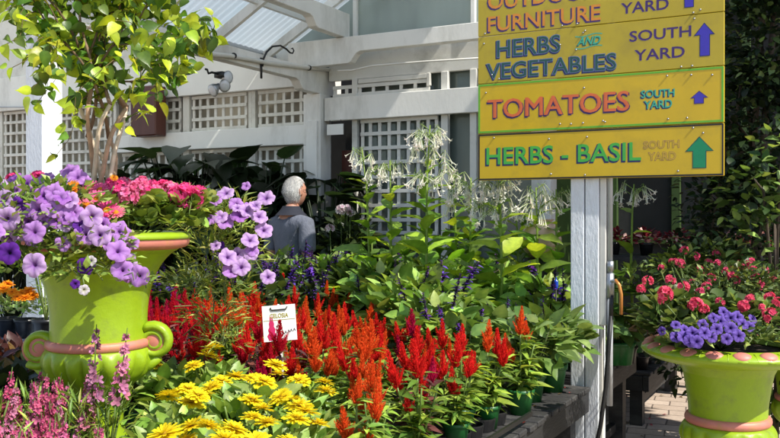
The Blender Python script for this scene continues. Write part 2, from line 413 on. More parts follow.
# window frames and door frames on the right
fr = []
for s0, s1 in ((.355, .41), (1.235, 1.30), (1.50, 1.56)):
    fr.append(((S(s0), FB+.0, 0), (S(s1), FB+.05, 2.67)))
bparts('door_frame', fr, 'dim_paint')
bparts('transom', [((S(.42), FB+.0, 2.625), (S(1.1), FB+.035, 2.665)), ((S(1.1), FB+.0, 2.56), (S(1.13), FB+.04, 2.67))], 'dim_paint')
bpart('sill_board', [((S(.42), FB+.0, 1.18), (S(1.23), FB+.05, 1.26))], 'dim_paint')
def lattice(s0, s1, z0, z1, b=FB+.02, step=(.098, .128), w_=.031, mat='lattice_paint', flat=False):
    mb = MB()
    n = max(1, int(round((s1-s0)/step[0])))
    for i in range(n+1):
        x = s0+(s1-s0)*i/n; x = min(max(x, s0+w_/2), s1-w_/2)
        mb.box((S(x)-w_/2, b, z0), (S(x)+w_/2, b+.012, z1))
    k = max(1, int(round((z1-z0)/step[1])))
    for j in range(k+1):
        z = z0+(z1-z0)*j/k; z = min(max(z, z0+w_/2), z1-w_/2)
        mb.box((S(s0), b-.0125, z-w_/2), (S(s1), b-.0005, z+w_/2))
    return mb.obj('lattice_panel', mat, bld, smooth=False)
for s0, s1 in ((-2.46, -1.66), (-1.51, -.83), (-.69, -.11)):
    lattice(s0, s1, 2.285, 2.635); lattice(s0, s1, 1.27, 2.095)
for s0, s1 in ((-6.1, -5.3), (-5.2, -4.4), (-4.32, -3.5), (-3.4, -2.62)): lattice(s0, s1, 1.27, 2.635)
lattice(.44, 1.2, 1.28, 2.30, mat='dim_paint'); lattice(.15, 1.12, 2.515, 2.62, step=(.13, .12), mat='dim_paint')
bparts('mullion', [((S(s)-.022, FB+.0, 1.25), (S(s)+.022, FB+.045, 2.64)) for s in (-6.15, -5.25, -4.36, -3.45, -2.56, -1.6, -1.56, -.78, -.74, -.09)], 'lattice_paint')
# behind the lattice: shade cloth / curtains, dim glazing
bpart('window', [((S(-6.2), FB+.12, 1.2), (S(-.1), FB+.13, 2.7))], 'curtain', 0)
bpart('window', [((S(.41), FB+.10, 0), (S(2.1), FB+.11, 2.7))], 'room_glass', 0)
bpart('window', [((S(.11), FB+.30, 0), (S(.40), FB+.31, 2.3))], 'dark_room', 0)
bpart('door_panel', [((S(.13), FB+.2, 1.6), (S(.34), FB+.22, 2.05))], 'brown_board', 0)
bpart('wall_board', [((S(2.1), FB-.06, 0), (S(2.2), FB+1.6, 3.2))], 'green_frame')
# upper glazing above the cross beam
ug = MB(); za = 2.99; V = []
for s in (-.45, 3.0): V += [[S(s), FB+.03, za], [S(s), FB+.03, 3.0+.56*(s+.45)+.0]]
V[0][2] = 2.95; V[1][2] = 2.96
ug.raw(V, [[0, 2, 3, 1]]); ug.obj('upper_window', 'upper_glass', bld, smooth=False)
bparts('mullion', [((S(s)-.02, FB-.01, 2.99), (S(s)+.02, FB+.028, 2.93+.56*(s+.45))) for s in (.39, 1.53)], 'white_paint')
# roof: corrugated sheets with ribs up the slope
rf = MB(); nb = 300; b0, b1 = .95, FB+.03; bs = np.linspace(b0, b1, nb); a_s = np.array([-3.62, -2.4, -.4])
V = []
for bb in bs:
    zz = .012*math.sin(bb*2*math.pi/.076)
    for a_ in a_s: V.append([a_, bb, 2.96+.56*(a_+3.61)+zz])
Q = [[i*3+j, (i+1)*3+j, (i+1)*3+j+1, i*3+j+1] for i in range(nb-1) for j in range(2)]
rf.raw(V, Q); rf.obj('corrugated_roof', 'roof_sheet', bld)
for bb in (3.3, 2.55, 1.8, 1.05):
    mb = MB(); th = math.atan(.56); M = ry(-th)
    mb.box((0, -.02, -.10), (3.4, .02, -.02), M=M, P=(-3.6, bb, 2.955)); mb.obj('rafter', 'white_paint', bld, smooth=False)
mb = MB()
for k in (.5, 1.1): mb.box((-3.61+k, .95, 2.96+.56*k-.085), (-3.57+k, FB, 2.96+.56*k-.02))
mb.obj('purlin', 'white_paint', bld, smooth=False)
rl = MB(); V = []
for bb in bs:
    zz = .012*math.sin(bb*2*math.pi/.076)
    for a_ in (-9.5, -6.5, -3.68): V.append([a_, bb, 2.97+.30*(-3.66-a_)+zz])
rl.raw(V, Q); rl.obj('corrugated_roof', 'roof_sheet', bld)
for bb in (3.3, 2.55, 1.8, 1.05):
    mb = MB(); mb.box((-5.8, -.02, -.10), (0, .02, -.02), M=ry(math.atan(.30)), P=(-3.68, bb, 2.965)); mb.obj('rafter', 'white_paint', bld, smooth=False)
mb = MB(); mb.tube([[-3.64, .95, 2.925], [-3.64, FB+.03, 2.925]], .045, n=10); mb.obj('gutter', 'conduit_grey', bld)
bpart('wall_board', [((-3.60, .95, 2.762), (-3.55, FB, 2.90))], 'dim_paint')
# wall to the back and side of the greenhouse (seen through gaps)
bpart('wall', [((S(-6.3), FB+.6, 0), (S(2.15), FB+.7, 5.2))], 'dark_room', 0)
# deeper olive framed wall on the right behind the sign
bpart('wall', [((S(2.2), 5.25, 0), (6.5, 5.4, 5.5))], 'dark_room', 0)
bparts('green_window_frame', [((x, 5.18, 0), (x+.08, 5.24, 3.4)) for x in (-.9, -.32, .28, .80, 1.4, 2.2)]+[((-.9, 5.175, z), (6.4, 5.235, z+.07)) for z in (1.18, 2.02, 3.3)], 'green_frame')
bpart('white_corner_board', [((.66, 5.10, .9), (.72, 5.17, 2.6))], 'dim_paint')
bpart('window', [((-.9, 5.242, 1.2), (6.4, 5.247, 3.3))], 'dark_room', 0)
# pipe along the near beam, clips, cable
def wpt(px, py, b=None, a=None):
    """point on the plane a=const or b=const seen at that bearing"""
    r = np.array([(px-390)/FPX, 1.]); n = A if a is not None else B; k = a if a is not None else b
    d = (k+F0@n)/(r@n)
    p = r*d-F0; return np.array([p@A, p@B, EYE+(215-py)/FPX*d])
pa = FA+.03+.045+.022
pts = [wpt(x, y, a=pa) for x, y in ((20, 18), (90, 33), (165, 50), (230, 56), (268, 63), (310, 68), (338, 71))]
mb = MB(); mb.tube(pts, .019, n=8); mb.obj('conduit', 'pipe_white', bld)
for x, y in ((234, 56), (309, 68), (150, 47)):
    mb = MB(); q = wpt(x, y, a=pa); mb.tube([q+[0, -.008, 0], q+[0, .008, 0]], .024, n=10); mb.obj('conduit_clip', 'black_iron', bld)
mb = MB(); mb.tube([wpt(338, 71, b=3.24), wpt(352, 70.5, b=3.24), wpt(372, 66, b=3.24), wpt(420, 62, b=3.24), wpt(500, 57, b=3.24)], .008, n=6); mb.obj('cable', 'pipe_white', bld)
mb = MB(); mb.tube([[S(-5.0), FB-.07, 2.72], [S(-4.4), FB-.10, 2.69], [S(-3.2), FB-.10, 2.62], [S(-2.6), FB-.07, 2.61]], .009, n=6); mb.obj('cable', 'conduit_grey', bld)
# floodlight cluster hanging under the near beam
bb = 3.55-1.42
fl = thing('floodlight', 'twin silver floodlight hanging under the long white beam, above the lattice', 'floodlight', W(FA+.03, bb, 2.55), YAW); fl.scale = (.78, .78, .9)
mb = MB(); mb.box((-.05, -.05, -.05), (.05, .05, -.0)); mb.tube([[.0, -.02, -.02], [-.02, -.12, -.015], [-.02, -.17, -.03], [-.02, -.19, .0], [-.02, -.215, .0]], .01, n=8); mb.obj('bracket', 'black_iron', fl)
for dx, dy, dz, dr in ((.02, .02, -.105, (.55, -.5, -.45)), (-.03, -.07, -.15, (-.1, -.75, -.5)), (.03, .04, -.04, (.7, -.2, -.1))):
    dr = nrm(np.array(dr)); M = zframe(dr); mb = MB()
    mb.lathe([(.0, -.075), (.022, -.07), (.03, -.04), (.052, 0), (.058, .03), (.054, .034), (.0, .036)], 20); h = mb.obj('lamp_head', 'galvanised', fl)
    m4 = Matrix.Identity(4)
    for i in range(3):
        for j in range(3): m4[i][j] = M[i][j]
        m4[i][3] = (dx, dy, dz)[i]
    h.matrix_local = m4
    mb = MB(); mb.lathe([(.0, .046), (.03, .044), (.048, .037), (.05, .03)], 20); mb.obj('lens', 'lamp_glass', h)
# iron plant hook on the beam
hk = thing('plant_hook', 'curled black iron plant hook screwed to the side of the long white beam', 'hook', W(pa-.02, 3.55-.98, 2.64), YAW); hk.scale = (.8, .8, .8)
mb = MB(); mb.box((.0, -.012, -.10), (.012, .012, .11)); mb.obj('back_plate', 'black_iron', hk)
pts = [(.02, 0, .02), (.03, .0, .09), (.05, .03, .17), (.07, .1, .235), (.1, .2, .26), (.12, .28, .235), (.13, .33, .205), (.135, .37, .205), (.137, .39, .235), (.135, .37, .26), (.133, .35, .25)]
mb = MB(); mb.tube(pts, [.011, .011, .011, .011, .010, .010, .009, .008, .008, .007, .006], n=8); mb.obj('hook_arm', 'black_iron', hk)
# brown box on the wall
bx = thing('brown_box', 'dark red-brown upright box hung high on the lattice wall, seen through the small tree', 'box', W(S(-1.93), FB-.12, 2.24), YAW)
mb = MB(); mb.box((-.17, -.12, 0), (.17, .04, .50)); o = mb.obj('case', 'brown_board', bx, smooth=False); o.modifiers.new('b', 'BEVEL').width = .012
mb = MB()
for k in range(7): mb.box((-.06+.022*k, -.124, .22+.012*math.sin(k*2.)), (-.048+.022*k, -.1205, .235+.02*abs(math.cos(k*1.7))))
mb.obj('marking', 'ink_white', bx, smooth=False)
cd = thing('notice_card', 'small blank white card hanging under the white board beside the corner post', 'card', W(S(.23), FB-.075, 2.17), YAW)
mb = MB(); mb.box((-.085, -.008, 0), (.085, .0, .095)); mb.obj('sheet', 'card_white', cd, smooth=False)
mb = MB(); mb.box((-.06, -.004, .095), (-.055, -.001, .135)); mb.box((.055, -.004, .095), (.06, -.001, .135)); mb.obj('string', 'black_iron', cd, smooth=False)
# ---------------------------------------------------------------- benches
def bench(a0, a1, b0, b1, zt, label, legs, cat='bench', grp='slatted plant benches'):
    t = thing('plant_bench', label, cat, W(a0, b0, 0), YAW, grp)
    L, D = a1-a0, b1-b0; g_ = np.random.default_rng(int(b0*10)+50)
    mb = MB(); y = .0
    while y < D-.05:
        w_ = .088; j = g_.uniform(-.006, .006); mb.box((-.005+j, y+.004, zt-.024+g_.uniform(-.0015, .0015)), (L+.012+j, min(y+w_, D), zt+g_.uniform(-.002, .002))); y += w_+.016
    o = mb.obj('slatted_top', 'bench_slat', t, smooth=False); md = o.modifiers.new('b', 'BEVEL'); md.width = .004
    mb = MB(); zz = zt-.026
    mb.box((0, 0, zz-.105), (.04, D, zz)); mb.box((L-.04, 0, zz-.105), (L, D, zz)); mb.box((.042, .003, zz-.105), (L-.042, .043, zz)); mb.box((.042, D-.043, zz-.105), (L-.042, D-.003, zz))
    o = mb.obj('apron', 'bench_side', t, smooth=False); o.modifiers.new('b', 'BEVEL').width = .003
    for y in legs:
        for x in (.045, L-.135):
            mb = MB(); mb.box((x, y, 0), (x+.085, y+.085, zz-.002)); mb.obj('leg', 'bench_side', t, smooth=False)
    if len(legs) > 1:
        mb = MB(); mb.box((L-.13, legs[0]+.086, .12), (L-.09, legs[-1], .17)); mb.obj('rail', 'bench_side', t, smooth=False)
    return t
BZ = .60
bench(-1.25, 0, -2.1, 1.13, BZ, 'long black slatted bench edge running under the red celosias to the sign post', (.06, 1.55, 3.08))
bench(-2.62, -1.32, -1.7, 1.13, BZ, 'black slatted bench hidden under the left half of the celosias', (.06, 2.6), )
bench(-1.25, -.03, 1.40, 2.35, BZ, 'short black bench just behind the white sign post', (.06, .8))
bench(-2.75, -1.32, 1.25, 2.40, BZ, 'black bench carrying the tall white tobacco plants, in front of the grey-haired man', (.06, .98))
bench(-.75, -.06, 2.88, 4.3, .375, 'low black bench with trays of small flowers, left of the right-hand urn', (.03, 1.3))
bench(-5.0, -3.55, -.9, 1.2, .62, 'black bench at the far left below the lattice wall', (.06, 1.9))
# ---------------------------------------------------------------- sign post
SPB = 1.225; SPA = -.03
sp = thing('sign_post', 'rough white timber post holding up the yellow signs, with grey conduits on its right side', 'post', W(SPA, SPB, 0), YAW)
mb = MB()
nz_ = 60; hw = .071
for (x0, x1, y0, y1) in ((-hw, -.003, -hw, hw), (.003, hw, -hw+.002, hw)): mb.box((x0, y0, 0), (x1, y1, 2.7))
o = mb.obj('timber', 'post_paint', sp, smooth=False); md = o.modifiers.new('b', 'BEVEL'); md.width = .004; md.segments = 2
mb = MB(); mb.box((.074, -.062, 0.9), (.106, -.02, 2.68)); mb.box((.074, -.056, 0.0), (.09, -.028, .9)); o = mb.obj('trunking', 'pipe_white', sp, smooth=False); o.modifiers.new('b', 'BEVEL').width = .004
mb = MB(); mb.tube([[.123, -.045, 1.16], [.123, -.045, 2.68]], .0125, n=12); mb.tube([[.120, -.04, .5], [.121, -.042, 1.05]], .015, n=12); mb.obj('conduit', 'conduit_grey', sp)
mb = MB(); mb.tube([[.123, -.045, 1.17], [.123, -.045, 1.22]], .018, n=12); mb.tube([[.121, -.042, 1.04], [.121, -.042, 1.16]], .021, n=12); mb.tube([[.121, -.05, 1.12], [.145, -.06, 1.125], [.155, -.06, 1.12]], .009, n=8)
mb.obj('tap_fitting', 'galvanised', sp)
mb = MB(); mb.tube([[.150, -.06, 1.13], [.172, -.065, 1.105], [.182, -.066, 1.06], [.182, -.066, .96]], .0085, n=10); mb.obj('copper_spout', 'copper_pipe', sp)
mb = MB(); mb.tube([[.13, -.06, .95], [.125, -.085, .8], [.115, -.10, .6], [.09, -.11, .4], [.05, -.115, .22], [.02, -.12, .05], [.0, -.12, -.0]], .011, n=10); mb.tube([[.13, -.06, .95], [.13, -.05, 1.05]], .011, n=10)
mb.obj('hose', 'rubber', sp)
# ---------------------------------------------------------------- sign boards
SD0 = 4.56; SX0 = .1023*SD0
def su(px): r = (px-390)/FPX; return (r*SD0-SX0)/(A[0]-r*A[1])
def sz(px, py): return EYE+(215-py)*(SD0+A[1]*su(px))/FPX
SGO = np.array([SX0, SD0])
sgb = float((SGO-F0)@B); sga = float((SGO-F0)@A)
SIGNW = 1.225
def text_mesh(body, bold=.0, shear=0., res=3, sp=1.):
    cu = bpy.data.curves.new('lettering', 'FONT'); cu.body = body; cu.offset = bold; cu.resolution_u = res; cu.shear = shear; cu.space_character = sp
    o = bpy.data.objects.new('t', cu); COL.objects.link(o); dg = bpy.context.evaluated_depsgraph_get(); dg.update()
    me = bpy.data.meshes.new_from_object(o.evaluated_get(dg)); bpy.data.objects.remove(o); bpy.data.curves.remove(cu)
    vs = [tuple(v.co) for v in me.vertices]; fs = [tuple(p.vertices) for p in me.polygons]; m2 = bpy.data.meshes.new('lettering'); m2.from_pydata(vs, [], fs); bpy.data.meshes.remove(me); return m2
def lettering(board, body, pxl, pyb, pyt, pxr, layers, z0, shear=0., sp=1., wave=0.):
    """layers from back to front: (material, bold offset, shift x, shift y)"""
    u0, u1 = su(pxl), su(pxr); v0, v1 = sz(pxl, pyb)-z0, sz(pxl, pyt)-z0
    ref = text_mesh(body, layers[-1][1], shear, sp=sp); co_ = np.zeros(len(ref.vertices)*3); ref.vertices.foreach_get('co', co_); co_ = co_.reshape(-1, 3)
    lo, hi = co_.min(0), co_.max(0); sx, sy = (u1-u0)/(hi[0]-lo[0]), (v1-v0)/(hi[1]-lo[1])
    bpy.data.meshes.remove(ref); par = None; n = len(layers)
    for k in reversed(range(n)):
        mt, off, dx, dy = layers[k]; me = text_mesh(body, off, shear, sp=sp); c = np.zeros(len(me.vertices)*3); me.vertices.foreach_get('co', c); c = c.reshape(-1, 3)
        c[:, 0] = u0+(c[:, 0]-lo[0])*sx+dx; c[:, 1] = v0+(c[:, 1]-lo[1])*sy+dy
        if wave: c[:, 1] += wave*np.sin((c[:, 0]-u0)/(u1-u0)*math.pi*2)
        V = np.stack([c[:, 0], np.full(len(c), -.0005-.0003*k), c[:, 1]], 1)
        me.vertices.foreach_set('co', V.astype(np.float32).ravel()); me.materials.clear(); me.materials.append(MAT[mt]); me.update()
        o = link('lettering' if k == n-1 else 'letter_shadow', me, board if par is None else par)
        if par is None: par = o
    return par
def flat_poly(pts, y, name, mat, parent):
    me = bpy.data.meshes.new(name); me.from_pydata([(p[0], y, p[1]) for p in pts], [], [list(range(len(pts)))]); me.materials.append(MAT[mat]); return link(name, me, parent)
def arrow(board, px0, px1, pyb, pyt, sh0, sh1, z0, mat, edge='ink_navy', head=.42):
    u0, u1, s0, s1 = su(px0), su(px1), su(sh0), su(sh1); v0, v1 = sz(px0, pyb)-z0, sz((px0+px1)/2, pyt)-z0; vm = v1-(v1-v0)*head; um = (u0+u1)/2
    P_ = [(s0, v0), (s1, v0), (s1, vm), (u1, vm), (um, v1), (u0, vm), (s0, vm)]
    o = flat_poly(P_, -.0011, 'arrow', mat, board); e = .0035; c = np.array(P_); ctr = np.array([um, (v0+v1)/2])
    E = [(s0-e, v0-e), (s1+e, v0-e), (s1+e, vm-e), (u1+e*2.2, vm-e), (um, v1+e*1.4), (u0-e*2.2, vm-e), (s0-e, vm-e)]
    flat_poly(E, -.0008, 'arrow_outline', edge, o)
def sign_board(label, zb, zt, mat, border, screws, seed, tilt=0.):
    t = thing('sign_board', label, 'sign', (SGO[0], SGO[1], zb), YAW+tilt, 'yellow direction signs stacked on the white post')
    H = zt-zb-.003; mb = MB(); mb.box((0, 0, 0), (SIGNW, .014, H)); o = mb.obj('panel', mat, t, smooth=False); o.modifiers.new('b', 'BEVEL').width = .002
    if border:
        bm_, bw = border; mb = MB()
        mb.box((.002, -.0012, .002), (SIGNW-.002, -.0003, .002+bw)); mb.box((.002, -.0012, H-.002-bw), (SIGNW-.002, -.0003, H-.002)); mb.box((.002, -.0012, .0025+bw), (.002+bw, -.0003, H-.0025-bw)); mb.box((SIGNW-.002-bw, -.0012, .0025+bw), (SIGNW-.002, -.0003, H-.0025-bw))
        mb.obj('painted_border', bm_, t, smooth=False)
    for (px, py) in screws:
        u, v = su(px), sz(px, py)-zb
        if 0.01 < u < SIGNW-.01 and .004 < v < H-.004:
            mb = MB(); P_ = [(0, .0), (.0048, .0), (.0048, .0035), (.003, .0055), (0, .006)]; th = np.arange(12)
            mb.lathe([(r, z) for r, z in P_], 12); s_ = mb.obj('screw', 'galvanised', t); s_.rotation_euler = (R(90), 0, 0); s_.location = (u, -.0005, v)
    return t
zs = [1.632, 1.880, 2.144, 2.394, 2.642]
s4 = sign_board('bottom yellow sign reading HERBS - BASIL in green with a teal arrow', zs[0], zs[1], 'board_yellow', ('ink_black', .008), [(551, 174), (585, 175), (587, 137), (549, 139), (494, 138), (693, 128), (703, 133), (678, 171)], 1)
lettering(s4, 'HERBS - BASIL', 486.5, 165, 147.7, 641, [('ink_navy', .034, -.005, -.006), ('ink_green', .012, 0, 0)], zs[0])
lettering(s4, 'SOUTH', 643.5, 148.8, 141.5, 679, [('ink_pink', .026, 0, 0), ('board_yellow', -.006, 0, 0)], zs[0]); lettering(s4, 'YARD', 648.5, 160.5, 152.8, 675.5, [('ink_pink', .026, 0, 0), ('board_yellow', -.006, 0, 0)], zs[0])
arrow(s4, 686.5, 712, 167.9, 137.4, 693, 705.5, zs[0], 'ink_teal', 'ink_darkgreen', .44)
s3 = sign_board('yellow sign reading TOMATOES in orange inside a green border', zs[1], zs[2], 'board_yellow', ('ink_lime', .010), [(486, 93), (560, 124), (571, 124), (583, 123), (603, 121), (605, 122), (584, 88), (668, 119), (687, 118), (712, 75), (667, 76), (691, 75)], 2)
lettering(s3, 'TOMATOES', 488, 118.5, 100.2, 629, [('ink_purple', 0, -.009, -.009), ('ink_purple', 0, -.005, -.009), ('ink_purple', 0, .005, -.004), ('ink_orange', 0, -.0045, 0), ('ink_orange', 0, -.002, .001), ('ink_orange', 0, .001, 0)], zs[1])
lettering(s3, 'SOUTH', 641, 98.2, 90.6, 674.5, [('ink_navy', .04, -.004, -.004), ('ink_aqua', .014, 0, 0)], zs[1]); lettering(s3, 'YARD', 644, 109, 101., 672, [('ink_navy', .04, -.004, -.004), ('ink_aqua', .014, 0, 0)], zs[1])
arrow(s3, 691.5, 706.5, 103.6, 91.8, 694.5, 703, zs[1], 'ink_indigo', 'ink_purple', .5)
s2 = sign_board('yellow sign reading HERBS AND VEGETABLES in dark letters', zs[2], zs[3], 'board_mustard', None, [(492, 75), (499, 79), (560, 45), (585, 31), (576, 50), (583, 33), (681, 67), (692, 66), (694, 19), (484, 44)], 3)
lettering(s2, 'HERBS', 497, 57.7, 41, 560, [('ink_navy', .045, -.004, -.005), ('ink_steel', .026, 0, 0), ('ink_darkgreen', .004, 0, 0)], zs[2])
lettering(s2, 'VEGETABLES', 487, 79.6, 64.2, 616, [('ink_navy', .045, -.004, -.005), ('ink_steel', .026, 0, 0), ('ink_darkgreen', .004, 0, 0)], zs[2])
lettering(s2, 'AND', 577, 45.8, 37.8, 600.5, [('ink_darkgreen', .045, -.003, -.004), ('ink_aqua', .015, 0, 0)], zs[2], shear=.3)
for yy0, yy1 in ((47.6, 36.0),):
    for dv, nm in ((-.000, 'scroll_line'),):
        mb = MB()
        for (ya, yb) in ((48.4, 45.2), (36.6, 33.4)):
            for k in range(10):
                xa, xb = 575+27*k/10, 575+27*(k+1)/10; ym = lambda x: ya+(yb-ya)*(x-575)/27+1.*math.sin((x-575)/27*6.28)
                mb.raw([[su(x), -.0006, sz(x, y)-zs[2]] for x, y in ((xa, ym(xa)+.8), (xb, ym(xb)+.8), (xb, ym(xb)-.2), (xa, ym(xa)-.2))], [[0, 1, 2, 3]])
        mb.obj('scroll_line', 'ink_aqua', s2, smooth=False)
lettering(s2, 'SOUTH', 629.5, 42.0, 31.5, 691, [('ink_indigo', .012, -.001, -.001), ('ink_purple', .008, 0, 0)], zs[2]); lettering(s2, 'YARD', 634.5, 61, 50.3, 684.5, [('ink_indigo', .012, -.001, -.001), ('ink_purple', .008, 0, 0)], zs[2])
arrow(s2, 695, 713, 56.4, 23.8, 700, 709, zs[2], 'ink_indigo', 'ink_navy', .34)
s1 = sign_board('topmost yellow sign reading OUTDOOR FURNITURE in gold and purple letters', zs[3], zs[4], 'board_mustard', None, [(485, 34), (561, 34), (562, 26), (577, 24), (693, 13), (700, 10), (645, 20)], 4)
lettering(s1, 'FURNITURE', 488, 32.2, 17.2, 600.5, [('ink_purple', .034, -.005, -.006), ('ink_gold', .010, 0, 0)], zs[3]); lettering(s1, 'OUTDOOR', 488, 10, -6, 598, [('ink_purple', .034, -.005, -.006), ('ink_gold', .010, 0, 0)], zs[3])
lettering(s1, 'YARD', 621, 14.2, 3.6, 668.5, [('ink_indigo', .012, -.001, -.001), ('ink_purple', .008, 0, 0)], zs[3]); lettering(s1, 'SOUTH', 619, -5, -16, 672, [('ink_indigo', .012, -.001, -.001), ('ink_purple', .008, 0, 0)], zs[3])
arrow(s1, 680, 697.5, 8, -22, 684.6, 692.8, zs[3], 'ink_indigo', 'ink_navy', .34)
# ---------------------------------------------------------------- urns
def gadroon(lobes, amt, lo, hi):
    def f(i, r, z, th):
        k = math.sin(math.pi*min(max((z-lo)/(hi-lo), 0), 1)) if lo < z < hi else 0
        return r*(1-amt*k*(1-np.abs(np.cos(th*lobes/2))**.7)), np.full(len(th), z)
    return f
def densify(p, n=4):
    p = np.asarray(p, float); t = np.arange(len(p)); tt = np.linspace(0, len(p)-1, (len(p)-1)*n+1)
    out = []
    for x in tt:
        i = min(int(x), len(p)-2); f = x-i; p0 = p[max(i-1, 0)]; p1 = p[i]; p2 = p[i+1]; p3 = p[min(i+2, len(p)-1)]
        out.append(.5*((2*p1)+(-p0+p2)*f+(2*p0-5*p1+4*p2-p3)*f*f+(-p0+3*p1-3*p2+p3)*f**3))
    return out
def scroll(parent, P, Rr, side, yaw=0.):
    """rolled handle: a spiral band with a flat pink cheek"""
    mb = MB(); n = 46; pts = []; rad = []
    for i in range(n):
        t = i/(n-1); th = side*(-2.2+t*4.4*math.pi)*1.; rr = Rr*(1-t*.86)
        pts.append([rr*math.cos(th)*1., 0, rr*math.sin(th)*1.]); rad.append(.0165*(1-t*.45))
    tail = [[-side*Rr*.55, 0, -Rr*1.75], [-side*Rr*.15*-1, 0, -Rr*1.4]]
    mb.tube(pts, rad, n=8)
    # widen in y to make a rolled band
    for k in range(len(mb.V)): mb.V[k][:, 1] *= 1.9
    o = mb.obj('scroll_handle', 'lime_glaze', parent); o.location = P; o.rotation_euler = (0, 0, yaw)
    mb = MB(); mb.lathe([(0, -.018), (Rr*.9, -.018), (Rr*.93, 0), (Rr*.9, .018), (0, .018)], 28); c = mb.obj('scroll_cheek', 'pink_glaze', o); c.rotation_euler = (R(90), 0, 0)
    mb = MB(); mb.tube([[-side*Rr*.2, 0, -Rr*.9], [side*Rr*.35, 0, -Rr*1.5], [side*Rr*.9, 0, -Rr*1.75], [side*Rr*1.5, 0, -Rr*1.65]], [.02, .019, .017, .012], n=8); mb.obj('scroll_stem', 'lime_glaze', o)
def urn_small(label, loc, yaw, sc=1.):
    t = thing('glazed_urn', label, 'urn', loc, yaw, 'lime green glazed urns')
    body = densify([(.158, .436), (.157, .50), (.162, .56), (.176, .62), (.20, .675), (.232, .715), (.262, .735), (.262, .742), (.235, .742), (.20, .70), (.17, .66), (.15, .62)], 3)
    mb = MB(); mb.lathe([(max(r, .001), z) for r, z in body], 64); mb.obj('bowl', 'lime_glaze', t)
    rim = densify([(.252, .734), (.285, .742), (.297, .755), (.298, .772), (.290, .782), (.268, .786), (.25, .780), (.243, .765), (.246, .74)], 3)
    mb = MB(); mb.lathe(rim, 64); mb.obj('rim', 'pink_glaze', t)
    bulb = densify([(.092, .262), (.12, .285), (.160, .315), (.183, .35), (.184, .38), (.172, .402), (.162, .408)], 5)
    mb = MB(); mb.lathe(bulb, 128, rfun=gadroon(18, .14, .28, .405)); mb.obj('gadrooned_bulb', 'lime_glaze', t)
    mb = MB(); mb.lathe(densify([(.157, .406), (.168, .408), (.173, .421), (.168, .434), (.157, .437)], 3), 64); mb.obj('band', 'pink_glaze', t)
    foot = densify([(.0, .0), (.165, .0), (.168, .02), (.15, .045), (.115, .07), (.085, .12), (.078, .18), (.088, .225), (.104, .24), (.104, .255), (.09, .264)], 3)
    mb = MB(); mb.lathe([(max(r, .0), z) for r, z in foot], 48); mb.obj('foot', 'lime_glaze', t)
    mb = MB(); mb.lathe(densify([(.292, .768), (.303, .772), (.304, .782), (.294, .791), (.268, .794), (.247, .787), (.240, .765)], 3), 64); mb.obj('rim_top', 'lime_glaze', t)
    mb = MB(); mb.lathe([(0, .735), (.12, .738), (.236, .728)], 32); mb.obj('soil', 'soil', t)
    scroll(t, (-.187, -.03, .405), .060, 1, 0); scroll(t, (.187, .0, .425), .055, -1, 0)
    t.scale = (sc,)*3
    return t
def urn_large(label, loc, yaw, sc=1.):
    t = thing('glazed_urn', label, 'urn', loc, yaw, 'lime green glazed urns')
    body = densify([(.152, .640), (.154, .68), (.162, .74), (.173, .80), (.186, .845), (.205, .865), (.215, .868), (.19, .84), (.16, .78)], 3)
    mb = MB(); mb.lathe([(r, z) for r, z in body], 64); mb.obj('bowl', 'lime_glaze', t)
    rim = densify([(.196, .856), (.235, .858), (.29, .868), (.325, .885), (.338, .898), (.337, .910), (.322, .922), (.296, .928), (.272, .932), (.262, .926), (.258, .90)], 4)
    mb = MB(); mb.lathe(rim, 96); ro = mb.obj('rim', 'lime_glaze', t)
    sph = []; n1, n2 = 8, 14; V = []
    for i in range(n1+1):
        for j in range(n2): V.append([math.sin(math.pi*i/n1)*math.cos(2*math.pi*j/n2), math.sin(math.pi*i/n1)*math.sin(2*math.pi*j/n2), math.cos(math.pi*i/n1)])
    Qs = [[i*n2+j, i*n2+(j+1) % n2, (i+1)*n2+(j+1) % n2, (i+1)*n2+j] for i in range(n1) for j in range(n2)]
    sp_ = Tm(V, Qs); eggs = MB(); coll = MB(); darts = MB(); ne = 20
    for k in range(ne):
        th = 2*math.pi*k/ne; Rz = rz(th); tilt = ry(R(24))
        c = Rz @ np.array([.311, 0, .915]); M = Rz @ tilt
        eggs.inst(sp_, [M @ np.diag([.028, .037, .016])], [c+Rz @ np.array([0, 0, .0035])], [(.5, .5, .5)])
        coll.inst(sp_, [M @ np.diag([.034, .043, .010])], [c], [(.5, .5, .5)])
        th2 = th+math.pi/ne; R2 = rz(th2); coll.inst(sp_, [R2 @ tilt @ np.diag([.03, .006, .013])], [R2 @ np.array([.312, 0, .914])], [(.5, .5, .5)])
    e = eggs.obj('egg_moulding', 'pink_glaze', ro); coll.obj('moulding_collar', 'lime_glaze', ro)
    mb = MB(); mb.lathe(densify([(.150, .606), (.162, .607), (.168, .622), (.162, .637), (.150, .642)], 3), 64); mb.obj('band', 'pink_glaze', t)
    bulb = densify([(.095, .44), (.125, .46), (.165, .50), (.186, .54), (.188, .57), (.175, .597), (.158, .607)], 5)
    mb = MB(); mb.lathe(bulb, 144, rfun=gadroon(16, .13, .45, .603)); mb.obj('gadrooned_bulb', 'lime_glaze', t)
    foot = densify([(.0, .0), (.20, .0), (.205, .04), (.20, .07), (.16, .10), (.105, .15), (.082, .24), (.08, .32), (.10, .39), (.118, .41), (.118, .43), (.09, .445)], 3)
    mb = MB(); mb.lathe([(max(r, 0), z) for r, z in foot], 48); mb.obj('foot', 'lime_glaze', t)
    mb = MB(); mb.lathe([(0, .90), (.15, .902), (.262, .895)], 32); mb.obj('soil', 'soil', t)
    t.scale = (sc,)*3
    return t
UL = at(99, 0, 2.9); UL[2] = BZ
urn_small('lime urn with plain pink rim and spiral handles, standing on the bench at left', UL, 0)
UR = at(728, 0, 3.5); UR[2] = 0
urn_large('large lime urn with pink egg moulding round its wide rim, at right', UR, .1)
